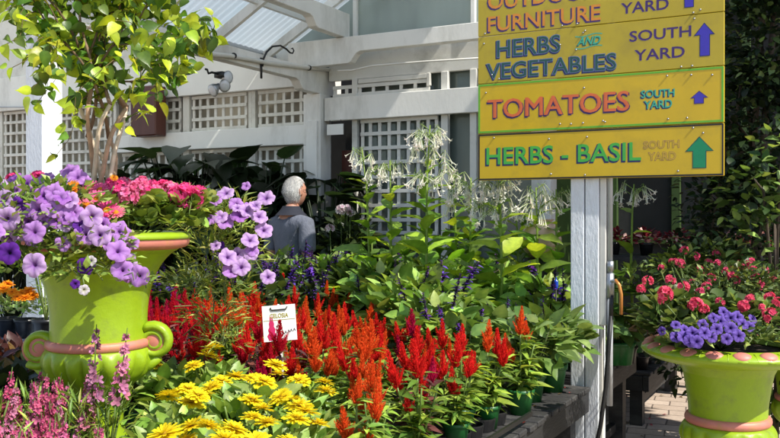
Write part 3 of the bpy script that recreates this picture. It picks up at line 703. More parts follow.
q = at(806, 0, 4.3); q[2] = 0
urn_large('lime urn half cut off by the right photo edge, behind the large urn', q, .5, .86)
# ---------------------------------------------------------------- plant kit
def foliage(mb, t, N, c, rad, size, col, up=.35, shell=.5, g=rng, v=.28, zlo=-.35, light=None, fl=.25, droop=0., m=0):
    d = randdir(N, zlo, 1., g); r = shell+(1-shell)*g.random(N)**.6
    P = np.asarray(c)+d*np.asarray(rad)*r[:, None]
    dd = nrm(d*[1, 1, .5]+[0, 0, up]+g.normal(0, .45, (N, 3))+[0, 0, -droop])
    M = frames(dd, roll=g.normal(0, .55, N))*(size*g.uniform(.65, 1.25, N))[:, None, None]
    C = tint(col, N, v, .07, g)
    if light is not None:
        k = g.random(N) < fl; C[k] = tint(light, k.sum(), .2, .06, g)
    mb.inst(t, M, P, C, C*[1.25, 1.2, 1.15], m)
def curve_pts(p0, d0, L, bend, n=5):
    p0 = np.asarray(p0, float); d = nrm(np.asarray(d0, float)); out = [p0]
    for i in range(n-1):
        d = nrm(d+np.asarray(bend)/n); out.append(out[-1]+d*L/(n-1))
    return np.array(out)
def pot_mesh(name, r, h, mat='green_pot'):
    mb = MB(); mb.lathe([(0, 0), (r*.74, 0), (r*.95, h*.82), (r*.96, h*.83), (r*1.04, h*.83), (r*1.05, h), (r*.98, h), (r*.93, h*.86), (0, h*.86)], 28)
    mb.lathe([(0, h*.89), (r*.93, h*.88)], 16, m=1); return mb.mesh(name, [mat, 'soil'])
POT_S = pot_mesh('pot', .052, .095); POT_M = pot_mesh('pot', .075, .13); POT_K = pot_mesh('pot', .06, .10, 'black_plastic'); POT_KL = pot_mesh('pot', .11, .19, 'black_plastic')
# --- celosia
SPIKELET = Tm([[-.5, 0, 0], [.5, 0, 0], [.34, .55, .12], [-.34, .55, .12], [0, 1, .1]], [[0, 1, 2, 3]], [[3, 2, 4]], [0, 0, .3, .3, 1])
def plume_mesh(col, tip, seed, side=5, slim=1.):
    g = np.random.default_rng(seed); mb = MB()
    def one(p0, ax, L, rad, N):
        ax = nrm(np.asarray(ax, float)); M0 = zframe(ax)
        prof = lambda t: rad*slim*(math.sin(min(1., t*2.2+.18)*math.pi/2))*(1-t)**.62
        K = 6; pts = [np.asarray(p0)+ax*L*.9*t for t in np.linspace(0, 1, K)]
        mb.tube(pts, [max(.004, prof(t)*.6) for t in np.linspace(0, 1, K)], np.asarray(col)*.75, 7)
        t = g.random(N)**.85; th = g.uniform(0, 2*math.pi, N); rr = np.array([prof(x) for x in t])*g.uniform(.5, 1.05, N)
        loc = np.stack([rr*np.cos(th), rr*np.sin(th), t*L], 1) @ M0.T + np.asarray(p0)
        out = np.stack([np.cos(th), np.sin(th), np.full(N, 1.15)+t*1.2], 1)+g.normal(0, .22, (N, 3))
        out = nrm(out) @ M0.T
        ln = L*g.uniform(.06, .13, N)*(1.05-.35*t)
        F = frames(out, roll=g.uniform(0, 6.28, N)); S = np.stack([ln*.30, ln, ln*.3], 1)
        mb.inst(SPIKELET, F*S[:, None, :], loc, tint(col, N, .22, .06, g), tint(tip, N, .2, .08, g))
    one((0, 0, 0), (g.normal(0, .06), g.normal(0, .06), 1), 1., .165, 420)
    for k in range(side):
        a = 2*math.pi*k/side+g.uniform(-.4, .4); h = g.uniform(-.04, .26)
        one((.05*math.cos(a), .05*math.sin(a), h), (math.cos(a)*.5, math.sin(a)*.5, 1), g.uniform(.38, .6), .09, 120)
    return mb.mesh('flower_spike', 'plume')
CC = dict(scarlet=((.66, .014, .012), (.80, .04, .03)), orange=((.72, .065, .010), (.82, .17, .03)), crimson=((.46, .006, .02), (.60, .014, .04)), magenta=((.42, .005, .05), (.52, .012, .08)))
PLUME = {k: [plume_mesh(v[0], v[1], 10*i+j+5, side=(5, 6, 3, 4)[j], slim=(1., 1.15, .8, .95)[j]) for j in range(4)] for i, (k, v) in enumerate(CC.items())}
def celosia_fol(seed, bronze):
    g = np.random.default_rng(seed); mb = MB(); base = (.085, .035, .03) if bronze else (.13, .22, .035); light = (.17, .06, .05) if bronze else (.30, .42, .06)
    tops = []
    for k in range(7):
        a = g.uniform(0, 6.28); d0 = (math.cos(a)*.45, math.sin(a)*.45, 1); H = g.uniform(.12, .22) if k else .23
        if k == 0: d0 = (0, 0, 1)
        pts = curve_pts((0, 0, .085), d0, H, (0, 0, .6)); mb.tube(pts, np.linspace(.005, .003, 5), (.25, .1, .06) if bronze else (.2, .3, .07), 5)
        tops.append((pts[-1], nrm(pts[-1]-pts[-2]+np.array([0, 0, .04]))))
        N = 17; t = g.random(N)*.98+.02; idx = t*4; i0 = np.minimum(idx.astype(int), 3); P = pts[i0]+(pts[i0+1]-pts[i0])*(idx-i0)[:, None]
        d = randdir(N, -.15, .6, g); M = frames(d, roll=g.normal(0, .3, N))*(g.uniform(.06, .115, N)*(1.1-.4*t))[:, None, None]
        C = tint(base, N, .22, .08, g); kk = g.random(N) < .35; C[kk] = tint(light, kk.sum(), .2, .06, g); mb.inst(LEAF_LANCE, M, P, C, C*1.2)
    return mb.mesh('foliage', 'leaf'), tops
CF = {b: [celosia_fol(100+i+50*b, b) for i in range(3)] for b in (0, 1)}
GC = np.random.default_rng(21)
def celosia(p, label, mix, bronze, group, sc=1., pot=True, nsp=None, rot=None):
    g = GC; t = thing('celosia_plant', label, 'plant', p, g.uniform(0, 6.28) if rot is None else rot, group); t.scale = (sc,)*3
    if pot: link('pot', POT_S, t)
    me, tops = CF[bronze][g.integers(3)]; link('foliage', me, t)
    for k, (q_, d) in enumerate(tops[:nsp or int(g.integers(4, 7))]):
        c = mix[g.integers(len(mix))]; L = g.uniform(.07, .12)*(1.2 if k == 0 else 1.)
        link('flower_spike', PLUME[c][g.integers(4)], t, q_-np.array([0, 0, .01]), zframe(d, g.uniform(0, 6.28)), L)
    return t
def jitter(v): return GC.uniform(-v, v)
ORD = ['first', 'second', 'third', 'fourth', 'fifth', 'sixth', 'seventh', 'eighth', 'ninth', 'tenth', 'eleventh', 'twelfth', 'thirteenth', 'fourteenth', 'fifteenth', 'sixteenth', 'seventeenth', 'eighteenth', 'nineteenth', 'twentieth']
tabA = [.0, .12, .6, 1.2, 1.8, 2.3, 2.75]; tabB = [.15, .2, .38, 1.05, 1.75, 1.6, 1.3]
rows = {}
for j, b in enumerate(np.arange(-1.31, 1.95, .18)):
    n = 0
    for i, a in enumerate(np.arange(-.12-(j % 2)*.09, -2.75, -.188)):
        bm_ = np.interp(-a, tabA, tabB)
        if b > bm_: continue
        if 1.10 < b < 1.22 or (-1.34 < a < -1.23): continue
        p = W(a+jitter(.03), b+jitter(.03), BZ); px = 390+FPX*p[0]/p[1]
        if px < 128 or (b < -.45 and px < 326): continue
        n += 1
        if px < 205: mix, br, nm = (('crimson', 'magenta', 'scarlet'), 1, 'deep red') if GC.random() < .7 else (('scarlet', 'crimson'), 1, 'red')
        elif px < 300: mix, br, nm = (('orange', 'scarlet', 'orange'), 0, 'orange-red') if b > .3 else ((('orange', 'orange', 'scarlet'), 0, 'orange') if GC.random() < .4 else (('magenta', 'crimson', 'scarlet'), 1, 'crimson'))
        elif px < 400: mix, br, nm = (('orange', 'scarlet'), 0, 'orange-red')
        else: mix, br, nm = (('scarlet', 'scarlet', 'orange'), 0, 'scarlet') if GC.random() < .7 else (('magenta', 'crimson', 'scarlet'), 1, 'crimson')
        side = 'pavement edge'
        celosia(p, f'{nm} celosia, {ORD[n-1]} from the {side} in the {ORD[j]} row from the near end', mix, br, f'{nm} celosias on the benches', GC.uniform(.9, 1.08))
for (px, py, d, lab) in ((497, 408, 3.72, 'scarlet celosia standing apart in a green pot at the bench edge, beside the big-leaved salvias'),):
    p = W(-.10, .40, BZ); celosia(p, lab, ('scarlet', 'orange'), 0, 'scarlet celosias on the benches', 1.12, nsp=4)
# nursery trays along the edge
def tray(a, b, label):
    t = thing('plant_tray', label, 'tray', W(a, b, BZ), YAW, 'black nursery trays'); mb = MB(); L, D, H = .16, .50, .05
    n = 4
    for j in range(n):
        cy = -D/2+D*(j+.5)/n
        mb.lathe([(.0, .003), (.048, .003), (.056, H), (.060, H), (.060, H-.004), (.052, .0), (0, .0)], 20, P=(L/2-.07, cy, 0))
    mb.box((-.002, -D/2, H-.006), (.020, D/2, H)); mb.box((L-.012, -D/2, H-.018), (L, D/2, H))
    mb.obj('cells', 'black_plastic', t, smooth=False); return t
p = at(271, 0, 3.22); p[2] = BZ; celosia(p, 'crimson celosia whose plumes overlap the lower left corner of the price card', ('crimson', 'magenta', 'crimson'), 1, 'crimson celosias on the benches', .93, nsp=6)
p = at(292, 0, 3.25); p[2] = BZ; celosia(p, 'small crimson celosia just under the lower right corner of the price card', ('magenta', 'orange'), 0, 'crimson celosias on the benches', .74, nsp=5)
tray(-.155, .0, 'black plastic tray with empty cells at the bench edge, below the scarlet celosias')
tray(-.155, -.54, 'black plastic tray nearest the viewer at the bench edge, partly under zinnia leaves')
# --- zinnia (yellow)
def zinnia_flower(seed, ring=(22, 16, 10)):
    g = np.random.default_rng(seed); mb = MB(); pt = petal_t(.30, .75, -.12, 3, .5)
    for li, (n, L, tl) in enumerate(((ring[0], 1., .05), (ring[1], .8, .35), (ring[2], .55, .8))):
        th = np.arange(n)*2*math.pi/n+g.uniform(-.1, .1, n)
        M = np.array([rz(x) @ rx(tl+g.normal(0, .08)) for x in th])*(L*g.uniform(.9, 1.05, n))[:, None, None]
        P = np.tile([0, 0, .03*li], (n, 1)); mb.inst(pt, M, P, tint((.86, .74, .02), n, .07, .03, g), (.78, .58, .015))
    mb.lathe([(.0, .22), (.08, .2), (.15, .12), (.16, .04)], 12, (.45, .28, .02))
    mb.tube([[0, 0, 0], [0, 0, -.12]], .12, (.15, .25, .05), 7)
    return mb.mesh('flower', 'petal')
ZF = [zinnia_flower(i) for i in range(3)]
def zinnia_fol(seed):
    g = np.random.default_rng(seed); mb = MB()
    foliage(mb, LEAF_OVATE, 135, (0, 0, .15), (.14, .14, .10), .068, (.17, .28, .05), up=.8, g=g, light=(.32, .44, .11), fl=.35)
    for k in range(6):
        a = g.uniform(0, 6.28); mb.tube(curve_pts((0, 0, .08), (math.cos(a)*.5, math.sin(a)*.5, 1), .2, (0, 0, .4)), .0035, (.2, .3, .07), 5)
    return mb.mesh('foliage', 'leaf')
ZFO = [zinnia_fol(i) for i in range(3)]
GZ = np.random.default_rng(5)
def zinnia(p, label, nf=4, sc=1., fr=.043):
    t = thing('zinnia_plant', label, 'plant', p, GZ.uniform(0, 6.28), 'yellow zinnias in front of the celosias'); t.scale = (sc,)*3
    link('pot', POT_S, t); link('foliage', ZFO[GZ.integers(3)], t)
    for k in range(nf):
        a = GZ.uniform(0, 6.28); r = GZ.uniform(.03, .12); q_ = np.array([r*math.cos(a), r*math.sin(a), GZ.uniform(.275, .33)])
        n_ = nrm(np.array([math.cos(a)*.3, math.sin(a)*.3, 1])+GZ.normal(0, .12, 3)); f = link('flower', ZF[GZ.integers(3)], t, q_, zframe(n_, GZ.uniform(0, 6)), fr*GZ.uniform(.85, 1.15))
    return t
zr = 0
for j, b in enumerate(np.arange(-.60, -1.95, -.19)):
    n = 0
    for a in np.arange(-.14-(j % 2)*.07, -1.6, -.195):
        p = W(a+GZ.uniform(-.02, .02), b+GZ.uniform(-.02, .02), BZ); px = 390+FPX*p[0]/p[1]
        if px < 105+j*14 or px > 322 or np.hypot(p[0]-UL[0], p[1]-UL[1]) < .27: continue
        n += 1; zinnia(p, f'yellow zinnia, {ORD[n-1]} from the pavement edge in the {ORD[j]} row in front of the celosias', int(GZ.integers(2, 4)) if b < -.75 else int(GZ.integers(1, 3)), GZ.uniform(.9, 1.08))
# --- angelonia (pink purple spikes at the lower left)
FLORET = join_t([xf(petal_t(.75, .7, .15, 2, .4), rz(2*math.pi*k/4+.4) @ rx(.35)) for k in range(4)])
def ang_spike(seed, col, N=38, top=.0):
    g = np.random.default_rng(seed); mb = MB(); mb.tube([[0, 0, 0], [0, 0, 1]], [.014, .006], (.15, .22, .06), 5)
    t = g.random(N)*.86+.06; th = g.uniform(0, 6.28, N); rr = .085*(1.05-t); P = np.stack([rr*np.cos(th), rr*np.sin(th), t], 1)
    n_ = nrm(np.stack([np.cos(th), np.sin(th), np.full(N, .35)], 1)); M = np.array([zframe(x, g.uniform(0, 6)) for x in n_])*(.075*(1.1-.6*t))[:, None, None]
    mb.inst(FLORET, M, P, tint(col, N, .18, .1, g), np.asarray(col)*.45)
    k = 14; t = g.random(k)*.5; th = g.uniform(0, 6.28, k); d = np.stack([np.cos(th), np.sin(th), np.full(k, .8)], 1)
    mb.inst(LEAF_NARROW, frames(d)*.16, np.stack([0*t, 0*t, t], 1), tint((.14, .22, .04), k))
    return mb.mesh('flower_spike', 'petal')
AS = [ang_spike(i, c) for i, c in enumerate([(.74, .16, .33), (.80, .28, .46), (.68, .12, .27)])]+[ang_spike(9, (.58, .24, .42), 36)]
def ang_fol(seed):
    g = np.random.default_rng(seed); mb = MB(); foliage(mb, LEAF_NARROW, 170, (0, 0, .17), (.12, .12, .15), .06, (.13, .22, .035), up=.8, shell=.2, g=g, light=(.34, .44, .08), fl=.4)
    for k in range(9):
        a = g.uniform(0, 6.28); mb.tube(curve_pts((0, 0, .05), (math.cos(a)*.4, math.sin(a)*.4, 1), .24, (0, 0, .4)), .003, (.17, .24, .06), 5)
    return mb.mesh('foliage', 'leaf')
AF = [ang_fol(i) for i in range(2)]
GA = np.random.default_rng(3)
def angelonia(p, label, n=15, H=(.12, .21), z0=.16, spread=.10, sc=1.):
    t = thing('angelonia_plant', label, 'plant', p, GA.uniform(0, 6.28), 'pink spiky angelonias in the lower left corner'); t.scale = (sc,)*3
    link('pot', POT_K, t); link('foliage', AF[GA.integers(2)], t)
    for k in range(n):
        a = GA.uniform(0, 6.28); r = spread*math.sqrt(GA.random()); d = nrm(np.array([math.cos(a)*r*2.2, math.sin(a)*r*2.2, 1]))
        link('flower_spike', AS[GA.integers(3)], t, (r*math.cos(a), r*math.sin(a), z0+GA.uniform(-.03, .05)), zframe(d, GA.uniform(0, 6)), GA.uniform(*H))
    return t
for k, (px, d, lab, sc) in enumerate(((22, 2.60, 'pink angelonia in the lower left corner, leftmost of its front row', 1.), (62, 2.55, 'pink angelonia directly below the spiral handle of the left urn', 1.0), (-22, 2.5, 'pink angelonia half cut off by the left photo edge', 1.1),
        (30, 2.15, 'pink angelonia nearest the viewer at the left end of the bottom edge', .95), (85, 2.10, 'pink angelonia at the bottom edge below the left urn', .88), (150, 2.05, 'pink angelonia at the bottom edge in front of the yellow zinnias', .80), (-30, 2.05, 'pink angelonia outside the bottom left corner of the flowers', .95))):
    p = at(px, 0, d); p[2] = BZ; angelonia(p, lab, sc=sc)
p = at(105, 0, 2.62); p[2] = BZ
t = thing('angelonia_plant', 'tall mauve angelonia with two long flower spikes standing before the left urn', 'plant', p, 0, 'pink spiky angelonias in the lower left corner')
link('pot', POT_K, t); link('foliage', AF[1], t)
mb = MB()
for (dx, h) in ((-.03, .32), (.045, .33)):
    mb.tube([[0, 0, .08], [dx*.6, 0, .22], [dx, -.02, h]], .0035, (.2, .28, .06), 5)
    foliage(mb, LEAF_NARROW, 30, (dx*.8, 0, h*.75), (.035, .035, .10), .045, (.16, .25, .05), up=.7, shell=.1)
mb.obj('stem', 'leaf', t)
link('flower_spike', AS[3], t, (-.03, -.02, .28), zframe(np.array([.05, -.02, 1])), .24); link('flower_spike', AS[1], t, (.045, -.02, .27), zframe(np.array([.12, 0, 1])), .24)
# --- salvias
def salv_spike(seed, dark=True, nfl=5):
    g = np.random.default_rng(seed); mb = MB(); pts = curve_pts((0, 0, 0), (g.normal(0, .1), g.normal(0, .1), 1), 1., (g.normal(0, .25), g.normal(0, .25), .2), 6); mb.tube(pts, [.016, .014, .012, .01, .008, .005], (.03, .02, .04), 5)
    N = 60; t = g.random(N)*.8+.18; i0 = np.minimum((t*5).astype(int), 4); P = pts[i0]+(pts[i0+1]-pts[i0])*(t*5-i0)[:, None]; t2 = np.round(t*9)/9
    d = randdir(N, -.1, .9, g); M = frames(d)*np.stack([np.full(N, .05), .085*(1.2-t2*.7), np.full(N, .05)], 1)[:, None, :]
    mb.inst(LEAF_ROUND, M, P, tint((.06, .035, .10), N, .4, .15, g))
    N = nfl*5; t = g.random(N)*.7+.2; i0 = np.minimum((t*5).astype(int), 4); P = pts[i0]+(pts[i0+1]-pts[i0])*(t*5-i0)[:, None]
    d = randdir(N, -.2, .6, g); mb.inst(LEAF_OVATE, frames(d)*(.13*g.uniform(.7, 1.2, N))[:, None, None], P, tint((.16, .06, .42), N, .3, .15, g))
    return mb.mesh('flower_spike', 'petal')
SS = [salv_spike(i, nfl=(5, 3, 8, 2)[i]) for i in range(4)]
def salvia_fol(seed, N=210, R_=(.17, .17, .15), size=.082, col=(.14, .25, .045), light=(.30, .42, .10), t_=None, zc=.25, droop=0.):
    g = np.random.default_rng(seed); mb = MB()
    foliage(mb, t_ or LEAF_OVATE, N, (0, 0, zc), R_, size, col, up=.3, shell=.35, g=g, light=light, fl=.35, droop=droop)
    for k in range(8):
        a = g.uniform(0, 6.28); mb.tube(curve_pts((0, 0, .08), (math.cos(a)*.6, math.sin(a)*.6, 1), .28, (0, 0, .3)), .0035, (.12, .16, .06), 5)
    return mb.mesh('foliage', 'leaf')
SF = [salvia_fol(i+60) for i in range(3)]; SFD = [salvia_fol(i+70, col=(.05, .085, .025), light=(.10, .15, .04)) for i in range(2)]  # second set repeats the leaves with shade in their colour
GS = np.random.default_rng(15)
def salvia(p, label, n=7, fol=None, H=(.12, .22), sc=1., group='purple salvias behind the celosias', z0=.26, pot=None):
    t = thing('salvia_plant', label, 'plant', p, GS.uniform(0, 6.28), group); t.scale = (sc,)*3
    link('pot', pot or POT_M, t); link('foliage', (fol or SF)[GS.integers(len(fol or SF))], t)
    for k in range(n):
        a = GS.uniform(0, 6.28); r = .15*math.sqrt(GS.random()); link('flower_spike', SS[GS.integers(4)], t, (r*math.cos(a), r*math.sin(a), z0+GS.uniform(-.06, .05)), zframe(nrm(np.array([math.cos(a)*r*2, math.sin(a)*r*2, 1])), GS.uniform(0, 6)), GS.uniform(*H))
    return t
for j in range(5):
    n = 0
    for i, a in enumerate(np.arange(-.35-(j % 2)*.12, -2.75, -.27)):
        b0 = np.interp(-a, tabA, tabB)+.17; b = b0+j*.25
        if b > 2.3+(.25 if a < -1.3 else 0) or 1.05 < b < 1.33 or -1.37 < a < -1.2: continue
        if a > -.62 and b < 1.3: continue
        p = W(a+GS.uniform(-.04, .04), b+GS.uniform(-.04, .04), BZ); n += 1
        salvia(p, f'purple-spiked salvia, {ORD[n-1]} from the pavement side in the {ORD[j]} row behind the celosias', int(GS.integers(3, 6)), sc=GS.uniform(1.12, 1.36))
BF = [salvia_fol(i+80, 105, (.17, .17, .14), .105, (.11, .19, .045), (.22, .33, .11), zc=.24, droop=.25) for i in range(3)]
for k, (a, b, lab) in enumerate(((-.15, .66, 'big-leaved green salvia in a green pot at the bench edge, nearest of its kind'), (-.13, .93, 'big-leaved green salvia in a green pot at the bench edge, just before the sign post'),
        (-.42, .55, 'big-leaved salvia second in from the edge, behind the lone scarlet celosia'), (-.43, .86, 'big-leaved salvia in the second line from the edge, below the sign'), (-.70, .70, 'big-leaved salvia in the third line from the edge, behind the scarlet celosias'), (-.72, .98, 'big-leaved salvia in the third line, next to the tobacco plants'),
        (-.16, 1.58, 'big-leaved salvia on the short bench right behind the sign post'))):
    salvia(W(a, b, BZ), lab, 3 if k else 2, BF, (.10, .16), 1., 'big-leaved salvias at the bench end', .30, POT_M)
# --- tall white tobacco plants
def nico_flower_t(seed):
    n = 6; V = []; Q = []; Wt = []; prof = [(.018, 0), (.020, .3), (.024, .6), (.036, .86), (.045, .93)]
    pts = curve_pts((0, 0, 0), (0, 1, .15), 1., (0, .0, -.35), 5)
    for i, (r, _) in enumerate(prof):
        for j in range(n):
            a = 2*math.pi*j/n; V.append(pts[i]+np.array([r*math.cos(a), 0, r*math.sin(a)])); Wt.append(1-i/4)
    for i in range(4):
        for j in range(n): Q.append([i*n+j, i*n+(j+1) % n, (i+1)*n+(j+1) % n, (i+1)*n+j])
    tube = Tm(V, Q, None, Wt); star = [tube]
    for k in range(5):
        star.append(xf(petal_t(.55, .2, -.02, 2, .6), ry(2*math.pi*k/5) @ np.array([[1, 0, 0], [0, .25, -.97], [0, .97, .25]]), pts[-1], .21, 0))
    return join_t(star)
NF = nico_flower_t(1)
def nico_cluster(seed, N=26, L=.105, spread=.10):
    g = np.random.default_rng(seed); mb = MB()
    nb_ = 6
    for k in range(nb_):
        a = 2*math.pi*k/nb_+g.uniform(-.3, .3); pts = curve_pts((0, 0, g.uniform(-.09, 0)), (math.cos(a), math.sin(a), .9), spread*g.uniform(.5, 1.), (0, 0, -.3), 4); mb.tube(pts, .0028, (.25, .36, .10), 5)
        m_ = N//nb_; P = pts[-1]+g.normal(0, .010, (m_, 3)); th = a+g.normal(0, .7, m_); d = np.stack([np.cos(th)*.5, np.sin(th)*.5, -g.uniform(.2, 1.9, m_)], 1)
        mb.inst(NF, frames(d)*(L*g.uniform(.5, 1.1, m_))[:, None, None], P, tint((.86, .86, .80), m_, .05, .02, g), tint((.50, .60, .30), m_, .1, .05, g))
        k2 = 5; mb.inst(LEAF_NARROW, frames(randdir(k2, -.2, 1, g))*.03, pts[-1]+g.normal(0, .006, (k2, 3)), tint((.2, .32, .07), k2))
    return mb.mesh('flower_cluster', 'petal')
NC = [nico_cluster(i, (30, 24, 24, 36)[i]) for i in range(4)]
GN = np.random.default_rng(8)
def nicotiana(px, topy, d, label, zb=BZ, cl=(0,), leaves=15, green=(.14, .26, .035), lf=.24, az=None):
    p = at(px, topy, d); H = p[2]-zb; p2 = np.array([p[0], p[1], zb]); g = GN
    t = thing('tobacco_plant', label, 'plant', p2, 0, 'tall white flowering tobacco plants'); link('pot', POT_KL if zb < .3 else POT_M, t)
    dx = g.normal(0, .03, 2); pts = np.array([[0, 0, .09], [dx[0]*.5, dx[1]*.5, H*.45], [dx[0]*.3, dx[1]*.3, H*.8], [0, 0, H-.02]])
    mb = MB(); mb.tube(pts, [.010, .009, .006, .004], (.25, .38, .06), 7)
    n = leaves; tt = np.linspace(.14, .80, n); th = np.arange(n)*2.4+g.uniform(0, 6)
    P = np.stack([np.interp(tt, [0, .45, .8, 1], [0, dx[0]*.5, dx[0]*.3, 0]), np.interp(tt, [0, .45, .8, 1], [0, dx[1]*.5, dx[1]*.3, 0]), .09+tt*(H-.1)], 1)
    dd = np.stack([np.cos(th), np.sin(th), .75+g.normal(0, .25, n)], 1); sz_ = lf*(1.25-tt)*g.uniform(.8, 1.15, n)+.03
    C = tint(green, n, .22, .08, g); k = g.random(n) < .35; C[k] = tint((.42, .58, .06), k.sum(), .15, .05, g)
    mb.inst(LEAF_BIG, frames(dd, roll=g.normal(0, .3, n))*sz_[:, None, None], P, C, C*1.3); mb.obj('leafy_stem', 'thin_leaf', t)
    for k, c in enumerate(cl):
        off = np.array([0, 0, H-.03]) if k == 0 else np.array([g.uniform(-.09, .09), g.uniform(-.06, .06), H-.05-.07*k])
        if k: mbs = MB(); mbs.tube([pts[2]*.6+np.array([0, 0, H*.3]), off], .003, (.25, .36, .1), 5); mbs.obj('side_stem', 'leaf', t)
        link('flower_cluster', NC[c], t, off, rz(g.uniform(0, 6.28)), 1.)
    return t
NL = ((430, 122, 5.25, 'tallest white tobacco plant, rising in front of the lattice door', (3, 0, 1), 19), (427, 168, 5.0, 'white tobacco plant just below the tallest one, with bright lime leaves', (2,), 15), (362, 147, 5.6, 'leftmost white tobacco plant, beside the corner post of the greenhouse', (1, 2), 15),
      (390, 157, 5.4, 'second white tobacco plant from the left, beside the lattice door', (2,), 16), (453, 165, 5.5, 'pale greenish tobacco plant just right of the tallest one', (2,), 14),
      (471, 174, 4.95, 'white tobacco plant with a full drooping head under the left end of the signs', (3, 0), 16), (498, 170, 4.75, 'white tobacco plant with the widest drooping head, under the bottom sign', (3, 0, 1), 18), (536, 184, 5.1, 'white tobacco plant hanging behind the bottom sign, left of the post', (1, 0), 16),
      (556, 186, 5.35, 'white tobacco plant immediately left of the sign post', (2,), 15), (515, 200, 5.5, 'short tobacco plant with small flowers in the gap under the sign', (2,), 16))
for px, ty, d, lab, cl, nl in NL: nicotiana(px, ty, d, lab, cl=cl, leaves=nl)
nicotiana(634, 181, 5.35, 'white tobacco plant right of the sign post, its head just below the signs', cl=(3,), leaves=6, lf=.16)
# leafy filler between the tobacco stems
for k, (px, d, zt) in enumerate(((372, 5.7, 1.38), (405, 5.8, 1.42), (440, 5.6, 1.42), (470, 5.5, 1.42), (505, 5.4, 1.40), (540, 5.6, 1.45), (352, 6.0, 1.3), (522, 5.9, 1.55), (455, 6.0, 1.5), (390, 5.3, 1.25), (488, 5.15, 1.28))):
    p = at(px, 0, d); p[2] = .45 if k != 99 else 0
    t = thing('leafy_tobacco', f'{"pale " if k%2 else ""}broad-leaved flowerless tobacco plant, {ORD[k]} among the flowering ones'.replace('first among', 'hidden first among'), 'plant', (p[0], p[1], 0), 0, 'flowerless broad-leaved plants among the white tobacco'); link('pot', POT_KL, t)
    mb = MB(); mb.tube([[0, 0, .1], [0, 0, zt-.1]], [.012, .005], (.2, .3, .05), 6); n = 58; tt = GN.random(n); th = GN.uniform(0, 6.28, n)
    C = tint((.10, .20, .03), n, .3, .08, GN); kk = GN.random(n) < .25; C[kk] = tint((.32, .48, .06), kk.sum(), .15, .05, GN)
    mb.inst(LEAF_BIG, frames(np.stack([np.cos(th), np.sin(th), GN.uniform(.2, 1.3, n)], 1), roll=GN.normal(0, .4, n))*GN.uniform(.10, .19, n)[:, None, None], np.stack([0*tt, 0*tt, .3+tt*(zt-.42)], 1), C, C*1.25)
    mb.obj('leafy_stem', 'thin_leaf', t)
# ---------------------------------------------------------------- petunias
def petunia_mesh(seed, col, throat, rim=None):
    g = np.random.default_rng(seed); n = 40; th = np.arange(n)*2*math.pi/n; ph = g.uniform(0, 6)
    rings = [(.06, -.62, 1), (.09, -.35, 1), (.16, -.12, .9), (.30, 0, .55), (.62, .07, .12), (.86, .05, 0), (1., -.02, 0)]
    V = []; Wt = []
    for r, z, w_ in rings:
        lobe = 1-.17*(r**2)*(1-np.abs(np.cos(2.5*th))**.6); ruf = (r**3)*(.09*np.sin(5*th+ph)+.05*np.sin(11*th+ph*2)+.04*g.normal(0, 1, n))
        rr = r*lobe; V.append(np.stack([rr*np.cos(th), rr*np.sin(th), z+ruf], 1))
        star = np.clip(np.abs(np.cos(2.5*th))**9, 0, 1)*(.7 if r < .9 else .2)*(r > .25); Wt.append(np.clip(w_+star*.5, 0, 1))
    K = len(rings); Q = [[i*n+j, i*n+(j+1) % n, (i+1)*n+(j+1) % n, (i+1)*n+j] for i in range(K-1) for j in range(n)]
    V = np.vstack(V); Wt = np.concatenate(Wt); mb = MB(); C = np.asarray(col)*(1-Wt[:, None])+np.asarray(throat)*Wt[:, None]
    mb.raw(V, Q, None, C); mb.tube([[0, 0, -.6], [0, 0, -.8], [.05, 0, -1.1]], [.09, .07, .04], (.12, .2, .04), 6)
    k = 5; a = np.arange(k)*2*math.pi/k; d = np.stack([np.cos(a)*.4, np.sin(a)*.4, np.full(k, .9)], 1); mb.inst(LEAF_NARROW, frames(d)*.4, np.tile([0, 0, -.72], (k, 1)), (.14, .22, .05))
    return mb.mesh('flower', 'petal')
LAV, VIO, PAL = (.52, .27, .68), (.45, .19, .60), (.60, .40, .72)
PT = {'L': [petunia_mesh(i, LAV, (.26, .09, .40)) for i in range(3)], 'V': [petunia_mesh(i+5, VIO, (.18, .04, .34)) for i in range(2)], 'P': [petunia_mesh(i+8, PAL, (.22, .08, .36)) for i in range(2)],
      'D': [petunia_mesh(i+11, (.13, .025, .33), (.03, .005, .10)) for i in range(2)], 'W': [petunia_mesh(15, (.66, .60, .70), (.4, .4, .25))], 'B': [petunia_mesh(i+17, (.20, .12, .52), (.03, .01, .14)) for i in range(3)]}
GP = np.random.default_rng(77)
